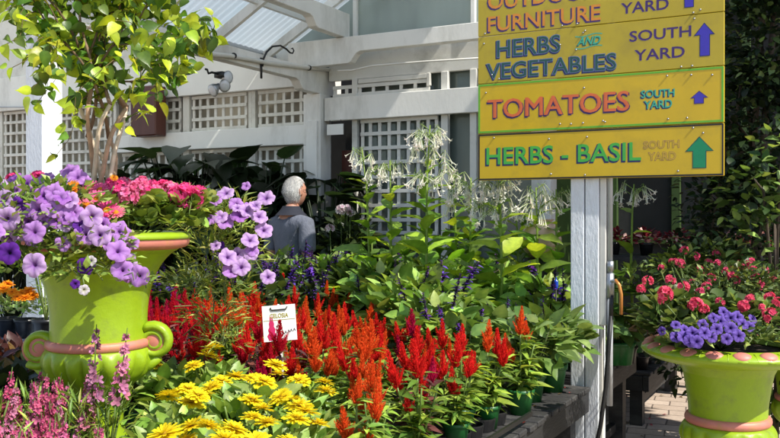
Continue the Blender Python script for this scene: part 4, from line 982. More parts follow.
def petunia_plant(label, root, flowers, clouds, size, group=None, col=(.14, .22, .04), light=(.34, .44, .12), lf=.032, tpl=None, nm='petunia_plant', buds=0, fl=.35):
    """flowers: (px, py, d, kind[, scale]); clouds: (px, py, d, rx, ry, rz, N)"""
    t = thing(nm, label, 'plant', root, 0, group); root = np.asarray(root, float); mb = MB()
    for (px, py, d, a_, b_, c_, N) in clouds:
        foliage(mb, tpl or LEAF_SMALL, N, at(px, py, d)-root, (a_, b_, c_), lf, col, up=.3, shell=.25, g=GP, light=light, fl=fl)
    for f in flowers:
        q_ = at(*f[:3])-root; cc = [at(*c[:3])-root for c in clouds]; c0 = min(cc, key=lambda c: np.linalg.norm(c-q_)); mb.tube([c0, (c0+q_)/2+np.array([0, 0, .02]), q_-np.array([0, -.02, .02])], .0022, (.2, .28, .08), 5)
    for k in range(len(clouds)*5):
        px, py, d, a_, b_, c_, N = clouds[GP.integers(len(clouds))]; q0 = at(px, py, d)-root; q_ = q0+GP.normal(0, .6, 3)*[a_, b_, c_]; mb.tube([q0+[0, 0, -c_*.5], (q0+q_)/2+[.01, 0, .02], q_], .002, (.2, .26, .09), 4)
    mb.obj('foliage', 'leaf', t)
    for f in flowers:
        px, py, d, kd = f[:4]; s_ = f[4] if len(f) > 4 else 1.; q_ = at(px, py, d)-root
        n_ = nrm(np.array([GP.normal(.12, .38), -1., GP.normal(.35, .3)])+nrm(q_+1e-6)*.5); link('flower', PT[kd][GP.integers(len(PT[kd]))], t, q_, zframe(n_, GP.uniform(0, 6)), size*s_*GP.uniform(.88, 1.1))
    return t
uz = BZ+.74
fA = [(70, 171, 2.75, 'L'), (77, 177, 2.7, 'L'), (26, 184, 2.7, 'V'), (46, 189, 2.65, 'P'), (62, 189, 2.65, 'L'), (3, 200, 2.5, 'P', 1.1), (7, 219, 2.45, 'P', 1.2), (38, 209, 2.5, 'L'), (55, 206, 2.5, 'L', 1.1), (74, 213, 2.5, 'L'), (34, 232, 2.45, 'L', 1.05), (92, 216, 2.5, 'P'),
      (86, 234, 2.5, 'L'), (100, 235, 2.5, 'P'), (120, 231, 2.55, 'L'), (118, 251, 2.5, 'L', 1.1), (9, 253, 2.4, 'D', 1.05), (34, 265, 2.4, 'P', 1.05), (86, 266, 2.5, 'D', .85), (122, 270, 2.5, 'L'), (139, 276, 2.5, 'L'), (17, 205, 2.5, 'D', .8), (52, 194, 2.6, 'D', .8), (112, 243, 2.52, 'L'), (130, 272, 2.55, 'V'), (-6, 232, 2.4, 'L'), (50, 212, 2.55, 'P'),
      (16, 190, 2.65, 'L'), (91, 261, 2.5, 'W', .5), (75, 284, 2.45, 'D', .45), (84, 290, 2.45, 'W', .5), (28, 221, 2.5, 'V', .8), (-2, 186, 2.6, 'P'), (84, 180, 2.75, 'L', .8), (60, 200, 2.6, 'L', .8), (22, 212, 2.55, 'L', .8), (102, 224, 2.55, 'V', .8), (66, 224, 2.5, 'P', .8), (110, 236, 2.55, 'L', .8), (128, 262, 2.55, 'P', .8), (46, 178, 2.8, 'L', .8), (14, 178, 2.8, 'V', .8), (132, 243, 2.6, 'L', .75), (80, 225, 2.5, 'D', .6), (0, 208, 2.6, 'L', .9), (44, 222, 2.5, 'L', .7)]
cA = [(45, 215, 2.6, .22, .14, .11, 420), (20, 240, 2.55, .18, .10, .11, 330), (62, 250, 2.55, .14, .09, .09, 260), (95, 240, 2.58, .12, .09, .06, 170), (110, 262, 2.56, .09, .05, .045, 90), (30, 268, 2.5, .13, .07, .05, 110), (135, 282, 2.5, .06, .04, .02, 26), (80, 274, 2.5, .1, .05, .03, 60), (-10, 225, 2.5, .12, .1, .13, 150)]
petunia_plant('big lavender petunia spilling over the left side and front of the left urn', (UL[0]-.05, UL[1]-.05, uz), fA+[(GP.uniform(0, 72), GP.uniform(188, 245), 2.5, 'LLPVL'[int(GP.integers(5))], GP.uniform(.75, .95)) for _ in range(17)], cA, .033)
fB = [(226, 193, 3.2, 'P'), (236, 204, 3.15, 'L'), (266, 198, 3.2, 'P'), (240, 215, 3.1, 'V'), (210, 217, 3.1, 'L'), (225, 221, 3.1, 'L'), (259, 216, 3.15, 'P'), (264, 230, 3.15, 'P'), (250, 240, 3.1, 'P', 1.1), (228, 257, 3.05, 'P'), (241, 267, 3.05, 'P', 1.1), (231, 271, 3.05, 'L'), (268, 277, 3.0, 'P', .9), (248, 208, 3.15, 'L', .8), (219, 246, 3.15, 'D', .7), (252, 250, 3.1, 'L', .8), (246, 186, 3.2, 'L', .6)]
pB = at(212, 0, 3.3); pB[2] = BZ
cB = [(205, 228, 3.35, .13, .12, .12, 330), (232, 225, 3.3, .12, .1, .13, 260), (212, 262, 3.3, .13, .1, .12, 260), (243, 255, 3.25, .09, .08, .09, 120), (195, 285, 3.3, .14, .1, .1, 160), (225, 290, 3.25, .12, .1, .08, 120), (190, 205, 3.4, .1, .08, .07, 90), (212, 315, 3.3, .12, .1, .09, 170), (222, 340, 3.3, .10, .1, .07, 90)]
petunia_plant('pale lavender petunia with yellowish foliage standing to the right of the left urn', pB, fB+[(GP.uniform(212, 262), GP.uniform(192, 268), 3.1, 'PL'[int(GP.integers(2))], GP.uniform(.7, .9)) for _ in range(9)], cB, .033, col=(.19, .26, .05), light=(.42, .48, .12), lf=.05, tpl=LEAF_NARROW)
# ---------------------------------------------------------------- geraniums and daisies
def gera_mesh(seed, col, N=26):
    g = np.random.default_rng(seed); mb = MB(); d = randdir(N, -.45, 1, g); pt = join_t([xf(petal_t(.85, .8, .12, 2, .35), rz(2*math.pi*k/5) @ rx(.25)) for k in range(5)])
    M = np.array([zframe(x, g.uniform(0, 6)) for x in d])*(.42*g.uniform(.8, 1.15, N))[:, None, None]; mb.inst(pt, M, d*.72*g.uniform(.8, 1.1, (N, 1)), tint(col, N, .18, .06, g), np.asarray(col)*[.8, .3, .6])
    for x in d[:12]: mb.tube([[0, 0, -.4], x*.6], .03, (.2, .3, .08), 4)
    mb.tube([[0, 0, -.4], [0, 0, -1.6]], .05, (.22, .32, .08), 5); return mb.mesh('flower_head', 'petal')
GE = {'pink': [gera_mesh(i, (.84, .10, .32), 22) for i in range(2)]+[gera_mesh(5, (.88, .24, .44), 18), gera_mesh(55, (.80, .05, .20), 16)], 'coral': [gera_mesh(i+6, (.84, .12, .20), (20, 13, 16)[i]) for i in range(3)], 'rose': [gera_mesh(i+9, (.72, .10, .20), 9) for i in range(2)]}
def daisy_mesh(seed, col, ctr):
    g = np.random.default_rng(seed); mb = MB()
    for n, L, tl in ((20, 1., .1), (16, .75, .4)):
        th = np.arange(n)*2*math.pi/n+g.uniform(-.1, .1, n); mb.inst(petal_t(.26, .6, .05, 2, .5), np.array([rz(x) @ rx(tl) for x in th])*L, np.zeros((n, 3)), tint(col, n, .12, .06, g))
    mb.lathe([(0, .3), (.2, .26), (.33, .14), (.36, .0)], 12, ctr); mb.tube([[0, 0, 0], [0, 0, -.9]], .05, (.15, .25, .05), 5); return mb.mesh('flower', 'petal')
DS = [daisy_mesh(i, c, (.75, .30, .02)) for i, c in enumerate(((.75, .08, .32), (.80, .14, .36), (.78, .20, .30)))]; DO = [daisy_mesh(8, (.80, .30, .02), (.5, .12, .01))]
def head_plant(nm, label, root, heads, meshes, size, clouds, leafc, light, tpl=LEAF_ROUND, lf=.045, up=(.1, -.35, 1), group=None, part=None):
    t = thing(nm, label, 'plant', root, 0, group); root = np.asarray(root, float); mb = MB()
    for (px, py, d, a_, b_, c_, N) in clouds: foliage(mb, tpl, N, at(px, py, d)-root, (a_, b_, c_), lf, leafc, up=.4, shell=.3, g=GP, light=light, fl=.35)
    for h in heads:
        q_ = at(*h[:3])-root; mb.tube([[0, 0, 0], q_*[.6, .6, .4], q_-[0, 0, size*1.2]], .0028, (.18, .26, .07), 5)
    mb.obj('foliage', 'leaf', t)
    for h in heads:
        s_ = h[3] if len(h) > 3 else 1; me = meshes[GP.integers(len(meshes))]
        link(me.name.split('.')[0], me, t, at(*h[:3])-root, zframe(nrm(np.array(up)+GP.normal(0, .25, 3)), GP.uniform(0, 6)), size*s_*GP.uniform(.88, 1.12))
    return t
h1 = [(118, 191, 2.85), (113, 184, 2.9, .8), (128, 197, 2.8), (136, 190, 2.85), (142, 184, 2.9, .8), (147, 196, 2.9), (158, 194, 2.95), (164, 187, 3.0, .9), (171, 191, 2.95), (178, 196, 2.9), (186, 192, 2.95), (192, 199, 2.9), (199, 194, 3.0, .9), (124, 184, 2.95, .8), (152, 187, 3.0, .8)]
head_plant('geranium_plant', 'hot pink geranium filling the right half of the left urn', (UL[0]+.10, UL[1], uz), h1, GE['pink'], .036, [(140, 208, 2.92, .13, .12, .05, 200), (175, 212, 2.95, .12, .12, .055, 200), (155, 222, 2.9, .15, .1, .035, 140), (198, 206, 3.0, .05, .06, .05, 60)], (.13, .20, .035), (.30, .38, .08), lf=.04)
h2 = [(6, 189, 2.95), (13, 180, 3.0, .8), (24, 190, 2.9, .8), (38, 180, 3.0, .9), (30, 186, 3.0, .7), (18, 187, 2.95), (43, 186, 2.95, .7)]
head_plant('geranium_plant', 'rose pink geranium behind the petunias at the left end of the left urn', (UL[0]-.17, UL[1]+.08, uz), h2, GE['pink'], .034, [(20, 200, 2.95, .14, .1, .05, 160), (45, 198, 2.95, .1, .08, .05, 80)], (.12, .19, .035), (.28, .36, .08), lf=.04)
h3 = [(84, 190, 2.72, 1.1), (97, 199, 2.66, 1.), (107, 211, 2.6, 1.15), (84, 207, 2.6), (93, 187, 2.8, .9), (116, 213, 2.6, .9), (100, 190, 2.75, .9), (90, 198, 2.7)]
head_plant('daisy_plant', 'pink daisies with orange centres in the middle of the left urn', (UL[0], UL[1]-.06, uz), h3, DS, .030, [(98, 212, 2.7, .09, .08, .05, 120)], (.13, .2, .04), (.3, .38, .1), LEAF_OVATE, .035, (.15, -.9, .7))
head_plant('daisy_plant', 'small orange daisies peeping between the lavender petunias of the left urn', (UL[0]-.06, UL[1]-.06, uz), [(73, 186, 2.6, 1.), (85, 207, 2.55, .9), (114, 178, 2.8, .6), (74, 191, 2.6, .6)], DO, .022, [(80, 205, 2.68, .05, .05, .03, 40)], (.13, .2, .04), (.3, .38, .1), LEAF_OVATE, .03, (.1, -.9, .7))
# ---------------------------------------------------------------- small tree (multi stem) growing from the left urn
GF = np.random.default_rng(31)
ft = thing('potted_tree', 'small multi-stemmed tree with heart-shaped lime leaves growing from the left urn', 'tree', (UL[0], UL[1]+.05, uz-.02))
br_ends = []; mbT = MB(); mbB = MB()
for k in range(7):
    a0 = 2*math.pi*k/7; pts = []; hh = .50 if k < 5 else .40
    for i in range(12):
        t_ = i/11; a = a0+t_*3.6; r = .034*(1-.35*math.sin(t_*math.pi))+.05*t_*t_; pts.append([r*math.cos(a)+.01*math.sin(t_*9+k), r*math.sin(a), t_*hh])
    c_ = np.array([.60, .50, .38]) if k % 2 == 0 else np.array([.42, .28, .19]); mbT.tube(pts, np.linspace(.0105, .007, 12), c_*(1.05), 8)
    br_ends.append((np.array(pts[-1]), nrm(np.array(pts[-1])-np.array(pts[-2])), .0078))
tips = []
def grow(p, d, r, L, depth):
    pts = curve_pts(p, d, L, (GF.normal(0, .5), GF.normal(0, .5), GF.normal(.1, .25)), 5); mbB.tube(pts, np.linspace(r, r*.65, 5), (.15, .10, .06) if depth > 1 else (.22, .15, .10), 6)
    for i in range(1, 5): tips.append((pts[i], nrm(pts[i]-pts[i-1]), depth))
    if depth >= 4: return
    for q_ in range(2 if depth < 3 else 2):
        dd = nrm((pts[-1]-pts[-2])/np.linalg.norm(pts[-1]-pts[-2])+GF.normal(0, .55, 3)+np.array([0, 0, .18])); grow(pts[-1 if q_ else GF.integers(2, 5)], dd, r*.62, L*GF.uniform(.72, .98), depth+1)
for k, (p, d, r) in enumerate(br_ends):
    a = 2*math.pi*k/7+.4; grow(p, nrm(np.array([math.cos(a)*.75, math.sin(a)*.55, 1.])), r, .23, 1)
tr = mbT.obj('trunk', 'leaf_bark', ft); bo = mbB.obj('branches', 'leaf_bark', ft)
mb = MB(); P = []; D = []; EX = []
for (p, d, dep) in tips:
    n = 0 if dep == 1 and p[2] < .50 else (3 if dep > 2 else 2)
    if GF.random() < .3: n += 1
    for _ in range(n):
        P.append(p+GF.normal(0, .02, 3)); D.append(nrm(d*.3+np.array([GF.normal(0, .7), GF.normal(-.1, .7), GF.normal(-.35, .5)])))
for (px, py, d) in ((41, 58, 2.6), (49, 66, 2.55), (51, 86, 2.55), (31, 90, 2.6), (12, 68, 2.6), (5, 45, 2.6), (18, 18, 2.55), (9, 12, 2.6), (36, 105, 2.6), (75, 110, 2.6), (55, 157, 2.65), (115, 20, 2.45), (133, 60, 2.5), (205, 30, 2.7), (198, 18, 2.7), (190, 28, 2.7), (170, 38, 2.6), (160, 75, 2.6), (147, 95, 2.6), (127, 128, 2.6), (212, 15, 2.75), (150, 112, 2.6), (165, 60, 2.6)):
    q_ = at(px, py, d)-np.array([UL[0], UL[1]+.05, uz-.02]); P.append(q_); D.append(nrm(np.array([GF.normal(0, .9), -.2, GF.normal(-.4, .4)]))); 
    j = int(np.argmin([np.linalg.norm(tp[0]-q_)+(9 if tp[2] < 3 else 0) for tp in tips])); dq = float(np.linalg.norm(q_-tips[j][0])); mbq = np.array([tips[j][0]+(q_-tips[j][0])*f_+np.array([.02*math.sin(f_*5+j), .015*math.cos(f_*4+j), .05*dq*4*f_*(1-f_)]) for f_ in np.linspace(0, 1, 7)]); mbq[-1] = q_; EX += [mbq[int(i_)]+GF.normal(0, .012, 3) for i_ in np.linspace(1, 6, int(dq/.022))]; MBX = globals().setdefault('MBX', MB()); MBX.tube(mbq, np.linspace(.0024, .001, 7), (.13, .10, .04), 4)
MBX.obj('twigs', 'leaf_bark', ft)
P = np.array(P); D = np.array(D); N = len(P); C = tint((.07, .15, .02), N, .3, .08, GF); k = GF.random(N) < .46; C[k] = tint((.36, .47, .04), k.sum(), .25, .06, GF); C[-23:] = tint((.44, .54, .03), 23, .2, .08, GF)  # lime share is young-leaf colour and also paints in sunlit leaves
for _ in range(360):
    dd_ = randdir(1, -.75, 1., GF)[0]; q_ = np.array([0, 0, .98])+dd_*np.array([.40, .30, .42])*(.35+.65*GF.random()**.6)
    if q_[2] < .52+.25*abs(q_[0]): continue
    EX.append(q_)
EX = np.array(EX); P = np.vstack([P, EX]); D = np.vstack([D, np.stack([GF.normal(0, .7, len(EX)), GF.normal(-.1, .7, len(EX)), GF.normal(-.3, .5, len(EX))], 1)]); C2_ = tint((.08, .16, .02), len(EX), .3, .08, GF); k = GF.random(len(EX)) < .46; C2_[k] = tint((.36, .47, .04), k.sum(), .25, .06, GF); C = np.vstack([C, C2_]); N = len(P)
mb.inst(LEAF_HEART, frames(D, up=np.tile([0, -.6, 1.], (N, 1)), roll=GF.normal(0, .9, N))*GF.uniform(.034, .058, N)[:, None, None], P, C, C*1.25); mb.obj('leaves', 'thin_leaf', ft)
print('tree leaves', N)
# ---------------------------------------------------------------- right urn planting
rz_ = .90; ur = np.array([UR[0], UR[1], rz_])
hc = [(665, 294, 3.35, 1.25), (684, 287, 3.4, .9), (670, 280, 3.5, .8), (648, 281, 3.5, .8), (641, 289, 3.5, .7), (696, 305, 3.3, 1.15), (704, 309, 3.3, .8), (720, 302, 3.4, .7), (744, 306, 3.35, .75), (771, 315, 3.3, 1.1), (770, 297, 3.4, .9), (750, 299, 3.45, .8), (779, 303, 3.3, .9), (660, 301, 3.4, .6), (762, 308, 3.3, .6)]
head_plant('geranium_plant', 'coral red geranium at the back and left of the right-hand urn', (ur[0]-.03, ur[1], rz_), hc, GE['coral'], .030, [(680, 315, 3.5, .17, .12, .09, 260), (720, 318, 3.55, .2, .12, .08, 260), (765, 325, 3.5, .18, .12, .08, 260), (665, 325, 3.45, .1, .1, .05, 90)], (.06, .10, .025), (.24, .32, .10), lf=.05)
fR = [(724, 312, 3.3, 'B'), (714, 318, 3.27, 'B'), (703, 325, 3.25, 'B'), (717, 329, 3.22, 'B'), (705, 333, 3.2, 'B'), (693, 333, 3.22, 'B'), (731, 318, 3.28, 'B'), (731, 328, 3.22, 'B'), (739, 336, 3.2, 'B'), (727, 339, 3.18, 'B'), (743, 324, 3.25, 'B'), (750, 327, 3.25, 'B'), (684, 337, 3.22, 'B'), (676, 337, 3.25, 'B'), (690, 341, 3.2, 'B'), (738, 317, 3.3, 'B'), (676, 325, 3.3, 'B', .8), (662, 331, 3.3, 'B', .8), (697, 342, 3.18, 'B'), (712, 337, 3.2, 'B', .9), (721, 321, 3.26, 'B'), (685, 330, 3.25, 'B', .9), (753, 319, 3.3, 'B', .8)]
petunia_plant('deep violet petunias packed along the front rim of the right-hand urn', (ur[0], ur[1]-.1, rz_), fR, [(720, 332, 3.3, .15, .08, .05, 220), (690, 340, 3.3, .1, .07, .03, 120), (755, 338, 3.3, .12, .08, .04, 140)], .025, col=(.07, .12, .03), light=(.25, .32, .08), lf=.035)
hr = [(718, 264, 3.8), (707, 286, 3.6), (711, 278, 3.7), (732, 276, 3.7), (727, 272, 3.7), (751, 262, 3.8), (753, 270, 3.8), (756, 277, 3.7), (675, 262, 4.2), (681, 263, 4.2), (735, 280, 3.7), (765, 270, 3.8), (742, 268, 3.8), (700, 292, 3.6), (760, 285, 3.7), (773, 280, 3.7)]
head_plant('fuchsia_plant', 'airy small-flowered rose pink shrub rising from the back of the right-hand urn', (ur[0]+.05, ur[1]+.12, rz_), hr, GE['rose'], .022, [(730, 285, 3.75, .22, .12, .1, 420), (765, 290, 3.7, .14, .1, .1, 220), (700, 300, 3.7, .12, .1, .07, 140)], (.045, .075, .02), (.18, .24, .07), LEAF_SMALL, .032)
# ---------------------------------------------------------------- climbing vine and shrubs on the right
GV = np.random.default_rng(12)
def bush(nm, label, cat, base, blobs, col, light, fl, lf, tpl=LEAF_OVATE, group=None, trunk=((0, 0, 0), (0, 0, 1)), tr=.03, mat='leaf', v=.4, bark='dark_bark'):
    t = thing(nm, label, cat, base, 0, group); mb = MB(); base = np.asarray(base, float)
    for (c, r_, N) in blobs: foliage(mb, tpl, N, np.asarray(c), r_, lf, col, up=.1, shell=.35, g=GV, light=light, fl=fl, v=v, zlo=-1)
    mb.obj('crown', mat, t); mb = MB(); T0 = np.array(trunk[0]); T1 = np.array(trunk[1])
    mb.tube(curve_pts(T0, T1-T0, np.linalg.norm(T1-T0), (.1, 0, .1), 8), np.linspace(tr, tr*.5, 8), n=8)
    for (c, r_, N) in blobs: mb.tube([T0*.4+T1*.6, (T1+np.asarray(c))/2, np.asarray(c)+np.array([0, 0, r_[2]*.5])], [tr*.5, tr*.35, tr*.15], n=6)
    mb.obj('trunk', bark, t); return t
v0 = at(752, 0, 5.2); v0[2] = 0
bush('climbing_vine', 'tall shade-tinted climbing vine covering the wall at the right edge beside the signs', 'vine', v0,
     [((0, .0, .7), (.38, .3, .55), 1000), ((.0, .0, 1.3), (.36, .3, .5), 1300), ((.08, 0, 1.9), (.32, .3, .55), 1500), ((.12, 0, 2.5), (.31, .28, .5), 1400), ((.14, 0, 3.1), (.30, .3, .5), 1200), ((-.12, .05, 1.55), (.20, .2, .4), 300), ((-.28, .0, 1.0), (.25, .2, .3), 250)], (.014, .028, .010), (.16, .24, .08), .13, .058, trunk=((0, .05, 0), (.05, .05, 3.1)), tr=.035)  # near-black leaves paint in deep shade, pale ones the sunlit flecks
v1 = at(700, 0, 5.9); v1[2] = 0
bush('climbing_vine', 'slimmer shade-tinted vine hanging left of the big one, below the right end of the signs', 'vine', v1, [((0, 0, 1.0), (.25, .2, .5), 300), ((.0, 0, 1.65), (.20, .2, .45), 300), ((.05, 0, 2.3), (.18, .2, .5), 260), ((.1, 0, 3.0), (.2, .2, .5), 260)], (.010, .022, .009), (.06, .10, .03), .12, .055, trunk=((0, 0, 0), (.05, 0, 3.)), tr=.025)  # deep shade and flecks of sun are in these leaf colours too
v2 = at(775, 0, 4.45); v2[2] = 0
bush('leafy_shrub', 'lighter green broad-leaved shrub behind the right-hand urn at the photo edge', 'shrub', v2, [((0, 0, 1.3), (.24, .2, .28), 170), ((-.12, 0, 1.55), (.18, .15, .2), 90), ((.05, 0, 1.75), (.2, .15, .2), 80), ((.0, 0, .8), (.3, .25, .4), 200)], (.035, .07, .018), (.20, .30, .08), .3, .075, trunk=((0, 0, 0), (0, 0, 1.6)), tr=.02, v=.35)
v3 = at(700, 0, 4.9); v3[2] = 0
bush('leafy_shrub', 'dense dark low shrub between the low bench and the right-hand urn', 'shrub', v3, [((0, 0, .75), (.28, .2, .35), 420), ((.3, 0, .85), (.3, .2, .35), 420), ((.1, 0, 1.1), (.25, .2, .2), 250)], (.016, .03, .010), (.08, .12, .04), .12, .05, trunk=((0, 0, 0), (0, 0, 1.)), tr=.02)
fz = at(724, 0, 4.5); fz[2] = .56
t_ = head_plant('fuchsia_plant', 'dark shrub dotted with small pink flowers left of the right-hand urn, below the sign', fz, [(672, 262, 4.4), (681, 264, 4.4), (690, 282, 4.4), (662, 268, 4.45), (700, 270, 4.4), (709, 262, 4.45), (684, 250, 4.5), (716, 254, 4.5), (696, 256, 4.5), (728, 268, 4.4), (740, 258, 4.5)], GE['rose'], .024, [(680, 272, 4.6, .18, .15, .13, 300), (715, 265, 4.6, .2, .15, .14, 300), (690, 310, 4.6, .22, .15, .15, 250), (640, 285, 4.75, .12, .1, .12, 110)], (.04, .07, .018), (.20, .28, .08), LEAF_OVATE, .045)
mb = MB(); mb.lathe([(0, -.56), (.13, -.56), (.14, -.3), (.17, -.02), (.18, 0), (.165, 0), (.15, -.05), (0, -.05)], 28); mb.obj('pot', 'black_plastic', t_)
# unseen tree added right of the view to throw shade on the vine
tb = W(2.8, 2.5, 0)
bush('added_shade_tree', 'broad unseen tree added beyond the right edge to shade the vine', 'tree', tb, [((0, 0, 4.8), (.9, 1., .8), 2600), ((-.5, .5, 4.6), (.6, .8, .5), 1300), ((.1, -.3, 5.7), (.9, 1., .7), 1800), ((.1, 1.3, 5.0), (.8, .9, .9), 1800), ((-.7, .9, 5.4), (.7, .9, .6), 1400)], (.05, .10, .02), (.12, .2, .04), .3, .13, trunk=((0, 0, 0), (0, 0, 4.)), tr=.12)
# ---------------------------------------------------------------- shade plants with big dark leaves before the lattice
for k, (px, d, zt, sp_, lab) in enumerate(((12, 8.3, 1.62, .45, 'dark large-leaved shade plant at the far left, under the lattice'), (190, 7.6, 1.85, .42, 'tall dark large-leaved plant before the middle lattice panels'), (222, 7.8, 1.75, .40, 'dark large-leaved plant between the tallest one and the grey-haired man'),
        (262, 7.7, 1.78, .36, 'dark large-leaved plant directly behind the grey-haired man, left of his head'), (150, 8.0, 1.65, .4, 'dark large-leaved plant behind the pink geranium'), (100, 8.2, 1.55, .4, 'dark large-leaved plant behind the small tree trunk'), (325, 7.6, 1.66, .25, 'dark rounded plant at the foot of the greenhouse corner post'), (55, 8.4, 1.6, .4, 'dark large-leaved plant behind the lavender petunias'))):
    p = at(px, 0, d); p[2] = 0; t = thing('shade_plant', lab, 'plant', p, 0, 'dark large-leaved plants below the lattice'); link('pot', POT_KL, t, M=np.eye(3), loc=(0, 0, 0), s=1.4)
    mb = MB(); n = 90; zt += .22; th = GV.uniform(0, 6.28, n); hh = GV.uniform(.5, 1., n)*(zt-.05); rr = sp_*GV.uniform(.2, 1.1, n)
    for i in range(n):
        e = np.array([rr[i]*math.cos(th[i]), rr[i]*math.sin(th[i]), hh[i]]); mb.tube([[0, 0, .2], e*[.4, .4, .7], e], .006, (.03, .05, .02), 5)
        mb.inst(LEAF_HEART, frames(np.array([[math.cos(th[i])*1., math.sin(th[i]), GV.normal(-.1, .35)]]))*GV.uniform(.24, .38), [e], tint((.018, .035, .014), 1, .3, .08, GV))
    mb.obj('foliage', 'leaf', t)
# darker salvias (shade put into the leaf colour) and shrubs filling the bed between the man and the petunias
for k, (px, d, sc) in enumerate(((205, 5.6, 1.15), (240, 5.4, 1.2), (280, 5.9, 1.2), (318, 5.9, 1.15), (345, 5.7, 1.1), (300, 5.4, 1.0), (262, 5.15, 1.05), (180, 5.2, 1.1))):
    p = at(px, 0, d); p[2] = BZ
    t = salvia(p, f'shade-tinted purple salvia in front of the grey-haired man, {ORD[k]} of the dark back group', 9, SFD, (.14, .24), sc*1.08, 'shade-tinted purple salvias before the man', .28)
GW = [gera_mesh(i+30, (.62, .62, .58), 22) for i in range(2)]
p = at(345, 0, 6.9); p[2] = 0
head_plant('hydrangea_shrub', 'dark shrub with a few white flower heads beside the grey-haired man', p, [(341, 210, 6.8, 1.), (347, 208, 6.8, .8), (330, 229, 6.7, .9), (350, 213, 6.8, .8), (362, 222, 6.8, .7)], GW, .045, [(350, 245, 6.95, .24, .2, .22, 420), (348, 275, 6.9, .26, .3, .25, 250), (350, 310, 6.9, .26, .3, .3, 200)], (.022, .04, .014), (.06, .09, .03), LEAF_OVATE, .08)
# ---------------------------------------------------------------- marigolds and bits at the far left
tb_ = thing('plant_table', 'grey-blue topped table edge at the far left holding orange marigolds', 'table', W(-2.95, -.30, 0), YAW)
tp = at(8, 0, 4.75); tb_.location = (tp[0]-.75, tp[1]-.3, 0); tb_.rotation_euler = (0, 0, YAW)
mb = MB(); mb.box((-.1, 0, .775), (1.0, .62, .80)); mb.obj('table_top', 'blue_plastic', tb_, smooth=False)
for x in (-.07, .93):
    for y in (.03, .55): mb = MB(); mb.box((x, y, 0), (x+.04, y+.04, .774)); mb.obj('leg', 'black_iron', tb_, smooth=False)
MGm = [zinnia_flower(40+i, (16, 14, 10)) for i in range(2)]
def marigold(px, d, label, heads, nl=120):
    root = at(px, 0, d); root[2] = .802; t = thing('marigold_plant', label, 'plant', root, 0, 'orange marigolds at the far left'); link('pot', POT_K, t); mb = MB()
    foliage(mb, LEAF_SMALL, nl, (0, 0, .15), (.13, .11, .09), .045, (.20, .32, .07), up=.4, g=GV, light=(.45, .52, .22), fl=.4); mb.obj('foliage', 'leaf', t)
    for h in heads: link('flower', OM[GV.integers(2)], t, at(*h)-root, zframe(nrm(np.array([.1, -.5, 1])+GV.normal(0, .2, 3)), GV.uniform(0, 6)), .036*GV.uniform(.8, 1.15))
def recol(me, f):
    m2 = me.copy(); c = np.zeros(len(m2.vertices)*4, np.float32); m2.color_attributes['Col'].data.foreach_get('color', c); c = c.reshape(-1, 4); c[:, :3] *= np.asarray(f); m2.color_attributes['Col'].data.foreach_set('color', c.ravel()); return m2
OM = [recol(m_, (1.0, .42, .6)) for m_ in MGm]
marigold(8, 4.6, 'orange marigold at the left photo edge on the grey-blue table', [(3, 288, 4.45), (12, 292, 4.4), (-4, 293, 4.4), (8, 284, 4.5), (-8, 285, 4.5)])
marigold(26, 4.55, 'orange marigold on the grey-blue table, right beside the left urn', [(22, 293, 4.4), (28, 291, 4.4), (17, 297, 4.35), (25, 298, 4.35), (32, 296, 4.4)])
p = at(46, 0, 4.4); p[2] = .802
t = thing('seedling_pot', 'black pot with a few bare pale green stems, left of the left urn', 'plant', p); link('pot', POT_KL, t, M=np.eye(3), loc=(0, 0, -.0), s=.62)
mb = MB()
for k in range(8):
    a = GV.uniform(0, 6.28); mb.tube(curve_pts((0, 0, .1), (math.cos(a)*.25, math.sin(a)*.25, 1), GV.uniform(.18, .32), (0, 0, .2)), .004, (.32, .42, .12), 5)
foliage(mb, LEAF_NARROW, 30, (0, 0, .28), (.06, .06, .08), .06, (.2, .3, .06), g=GV); mb.obj('stems', 'leaf', t)
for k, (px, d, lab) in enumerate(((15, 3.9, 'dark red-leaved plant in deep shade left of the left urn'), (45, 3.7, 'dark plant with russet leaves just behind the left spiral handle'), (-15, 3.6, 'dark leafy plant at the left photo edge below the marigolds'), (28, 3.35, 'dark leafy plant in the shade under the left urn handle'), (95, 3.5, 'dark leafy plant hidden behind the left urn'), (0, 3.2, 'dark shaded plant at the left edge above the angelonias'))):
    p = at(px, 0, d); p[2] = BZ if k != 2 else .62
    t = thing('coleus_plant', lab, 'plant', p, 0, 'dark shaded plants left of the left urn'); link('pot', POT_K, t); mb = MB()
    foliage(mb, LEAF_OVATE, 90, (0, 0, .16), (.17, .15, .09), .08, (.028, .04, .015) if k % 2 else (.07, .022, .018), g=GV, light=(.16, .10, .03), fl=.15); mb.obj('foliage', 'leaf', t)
# ---------------------------------------------------------------- price card
pc = at(279.5, 323, 3.38); t = thing('price_card', 'white price card reading CELOSIA with a pink spike picture, tilted among the red celosias', 'price card', pc, .12)
t.rotation_euler = (R(-8), R(-4), R(6))
cw, ch = .130, .140
mb = MB(); mb.box((-cw/2, -.002, -ch/2), (cw/2, .002, ch/2)); o = mb.obj('card', 'card_white', t, smooth=False)
mb = MB(); mb.box((-.004, .003, -.36), (.004, .007, ch/2+.004)); mb.obj('stake', 'card_white', t, smooth=False)
mb = MB(); mb.tube([[-.032, -.005, ch/2-.008], [-.028, -.006, ch/2-.018], [.028, -.006, ch/2-.018], [.034, -.005, ch/2-.008]], .0028, n=6); mb.obj('clip', 'black_iron', t)
me = text_mesh('CELOSIA', .02); c = np.zeros(len(me.vertices)*3); me.vertices.foreach_get('co', c); c = c.reshape(-1, 3); lo, hi = c.min(0), c.max(0); V = np.stack([-.036+(c[:, 0]-lo[0])/(hi[0]-lo[0])*.072, np.full(len(c), -.0032), ch/2-.050+(c[:, 1]-lo[1])/(hi[1]-lo[1])*.018], 1)
